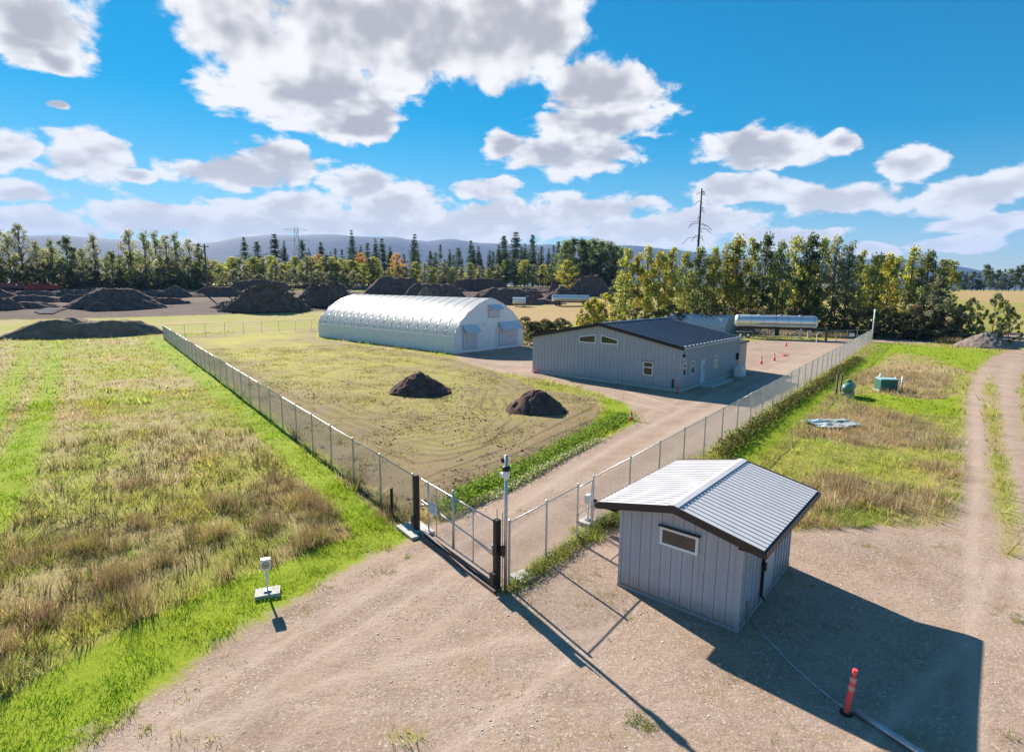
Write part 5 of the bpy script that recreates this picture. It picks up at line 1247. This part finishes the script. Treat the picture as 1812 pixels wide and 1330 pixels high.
def tree(kind, px, pt, r, label, group, name='tree', var=None, wscale=1.0):
    if group: label = label.replace(' in the row behind the tanker and gravel heap', ' of the right-hand row') + ', ' + zone(px, r); group = group + ', ' + zone(px, r)
    p = at_r(px, r); h = z_at(px, pt, p)
    if h < 1: return
    tr_n[0] += 1; rs = random.Random(tr_n[0] * 13)
    protos = KIND[kind]; tm, cm = protos[var if var is not None else rs.randrange(len(protos))]
    g = empty(name, p, rs.uniform(0, 6.28)); g.scale = (h * wscale, h * wscale, h); tag(g, label, 'bush' if name in ('bush', 'shrub') else 'tree', group)
    link('trunk', tm, None, g); link('crown', cm, None, g)
rs = random.Random(3)
# row of alders right
row = [(1108,440,'alder',0),(1128,452,'yellow',0),(1145,437,'alder',1),(1166,448,'yellow',1),(1188,440,'alder',2),(1212,446,'alder',0),(1236,442,'dark',0),(1262,440,'alder',1),(1285,432,'airy',0),(1303,421,'yellow',0),(1327,424,'alder',2),(1352,418,'dark',1),(1378,432,'dark',0),(1404,420,'alder',0),(1431,419,'dark',1),(1452,424,'alder',1),(1476,420,'airy',0),(1500,432,'airy',1),(1522,446,'alder',2),(1548,458,'alder',0),(1572,452,'yellow',1),(1612,440,'alder',1),(1640,448,'dark',0),(1664,462,'airy',2)]
LAB = {'alder': 'leafy green alder in the row behind the tanker and gravel heap', 'yellow': 'yellowing green alder in the row behind the tanker and gravel heap', 'dark': 'dark green alder in the row behind the tanker and gravel heap', 'airy': 'sparse greyish alder in the row behind the tanker and gravel heap'}
for px, pt, k, v_ in row: tree(k, px, pt, rs.uniform(130, 142), LAB[k], k + ' trees of the right-hand row', 'alder_tree', v_, rs.uniform(.62, .85))
for i, px in enumerate(range(1098, 1690, 38)): tree(['dark', 'alder', 'airy', 'alder'][i % 4], px + rs.uniform(-8, 8), 462 + rs.uniform(-12, 22), rs.uniform(144, 154), LAB[['dark', 'alder', 'airy', 'alder'][i % 4]], ['dark', 'alder', 'airy', 'alder'][i % 4] + ' trees of the right-hand row', 'alder_tree', None, 1.2)
# undergrowth in front of it
for i, px in enumerate(range(1040, 1700, 15)): tree('bush', px, 552 + rs.uniform(-14, 10), rs.uniform(124, 129), 'dark bramble bush at the foot of the alder row', 'bramble bushes under the alder row', 'bush', 2)
for px, pt in ((1052,528),(1072,520),(1040,535)): tree('bush', px, pt, 121, 'yellow green bush at the left end of the alder row', 'yellow bushes left of the alder row', 'bush', 3)
for px, pt in ((1662,515),(1680,532)): tree('bush', px, pt, 127, 'pale brown bush at the right end of the alder row', 'brown bushes right of the alder row', 'bush', 1)
for px, pt in ((1725,528),(1768,520),(1798,545),(1705,540)): tree('bush', px, pt, 128, 'low green bush on the field edge right of the alder row', 'field-edge bushes', 'bush', 0, .6)
for px in range(930, 1003, 9): tree('bush', px, 566 + rs.uniform(-5, 4), 96, 'low dark hedge shrub between greenhouse and slate-roofed building', 'hedge shrubs behind the building', 'shrub', 2, 1.3)
for px in (928, 940): tree('bush', px, 588, 86, 'small shrub between the greenhouse door and the building corner', 'shrubs at the greenhouse corner', 'shrub', 0)
# left belt
for px, pt, k in ((5,402,'airy'),(22,415,'airy'),(45,398,'airy'),(70,428,'airy'),(97,424,'airy'),(125,421,'dark'),(150,440,'airy'),(172,416,'airy'),(202,446,'dark'),(236,408,'airy'),(262,412,'airy'),(281,411,'airy'),(300,417,'airy'),(316,414,'airy'),(340,424,'airy'),(356,432,'airy'),(-20,405,'airy'),(-50,410,'dark')):
    tree(k, px, pt, rs.uniform(255, 285), {'airy': 'thin grey-green cottonwood in the tree belt behind the yard', 'dark': 'dark full cottonwood in the tree belt behind the yard'}[k], k + ' cottonwoods in the belt behind the yard', 'cottonwood_tree', None, 1.0)
for i, px in enumerate(range(-40, 372, 17)): tree('alder' if i % 3 else 'airy', px + rs.uniform(-6, 6), 455 + rs.uniform(-14, 18), rs.uniform(268, 292), 'low leafy tree filling the belt behind the yard', 'low trees of the belt behind the yard', 'understory_tree', None, 1.5)
for i, px in enumerate(range(-40, 372, 15)): tree('bush', px, 474 + rs.uniform(-7, 12), rs.uniform(258, 268), 'shrub at the foot of the tree belt behind the yard', 'shrubs of the belt behind the yard', 'shrub', i % 3)
# young alders in the middle
for i, px in enumerate(range(362, 660, 9)): tree('alder' if i % 4 else 'airy', px + rs.uniform(-4, 4), 460 + rs.uniform(-10, 10), rs.uniform(285, 305), 'young alder in the even thicket before the mountains', 'young alders in the middle thicket', 'young_alder', None, 1.7)
for i, px in enumerate(range(375, 640, 21)): tree('bush', px, 476 + rs.uniform(-3, 8), 272, 'grey shrub in front of the young alder thicket', 'shrubs before the young alders', 'shrub', 1)
# firs
for px, pt, v_ in ((440,414,3),(455,420,1),(494,412,3),(506,420,0),(541,424,1),(549,432,0),(572,420,3),(590,437,0),(608,436,2),(622,407,0),(636,440,2),(655,426,2),(664,416,0),(681,418,3),(694,428,0),(712,440,2),(734,408,0),(742,436,2),(760,444,1),(780,428,2),(796,442,0),(812,432,1),(837,418,3),(850,446,2),(862,440,0),(876,436,2),(889,408,1),(908,402,3),(922,436,2),(931,430,0),(941,410,1),(953,440,2),(966,432,0),(978,428,2),(990,418,1)):
    tree('fir', px + rs.uniform(-5, 5), pt + rs.uniform(-2, 10), rs.uniform(335, 400), 'tall dark fir in the far conifer line before the mountains', 'tall firs of the far conifer line', 'fir_tree', v_, rs.uniform(1.1, 1.8))
for i, px in enumerate(range(600, 1010, 11)): tree('fir', px + rs.uniform(-7, 7), 452 + rs.uniform(-20, 14), rs.uniform(318, 335), 'short dark fir filling the far conifer line', 'short firs of the far conifer line', 'fir_tree', rs.choice((0, 2)), 1.5)
for i, px in enumerate(range(640, 1000, 16)): tree('airy' if i % 2 else 'alder', px, 468 + rs.uniform(-8, 10), rs.uniform(300, 315), 'pale leafy sapling in front of the far firs', 'saplings before the far firs', 'sapling', None, 1.6)
for px, pt in ((1000,428),(1014,424),(1026,425),(1038,428),(1050,425),(1063,428),(1076,430),(1088,436),(1098,440)): tree('dark', px, pt, rs.uniform(262, 285), 'dense dark tree in the block left of the alder row', 'dense dark trees left of the alder row', 'dense_tree', None, 1.2)
for px, pt in ((1008,455),(1032,452),(1056,450),(1080,455)): tree('fir', px, pt, 256, 'dark fir before the dense block of trees', 'firs before the dense block', 'fir_tree', 2, 1.6)
tree('yellow', 1004, 462, 246, 'round pale yellow tree before the dense dark block', None, 'yellow_tree', 1, 1.5)
for px, pt in ((565,450),(640,448),(703,449)): tree('orange', px, pt, 312, 'small orange autumn tree among the far firs', 'orange trees among the far firs', 'autumn_tree')
for i, px in enumerate(range(1676, 1850, 11)): tree('fir' if i % 2 else 'dark', px, 474 + rs.uniform(-5, 7), rs.uniform(395, 420), 'dark tree on the skyline beyond the tan field', 'skyline trees beyond the tan field', 'skyline_tree', None, 1.5)
# beyond the frame on both sides the belts go on
for i, a_ in enumerate((-60, -90, -120, -150)): tree('airy', a_, 412, 270, 'thin grey-green cottonwood in the tree belt behind the yard', 'airy cottonwoods in the belt behind the yard', 'cottonwood_tree')

# ---------------------------------------------------------------- the air
hm = newmat('haze'); t_ = hm.node_tree
pv = mk_node(t_, 'ShaderNodeVolumePrincipled', {'Color': (.25, .48, 1.0, 1), 'Density': 6.5e-5, 'Anisotropy': 0.0})
mk_node(t_, 'ShaderNodeOutputMaterial', {'Volume': pv.outputs[0]})
MB().box(-9000, 9000, -900, 9000, -40, 760).build('haze', hm)['kind'] = 'stuff'
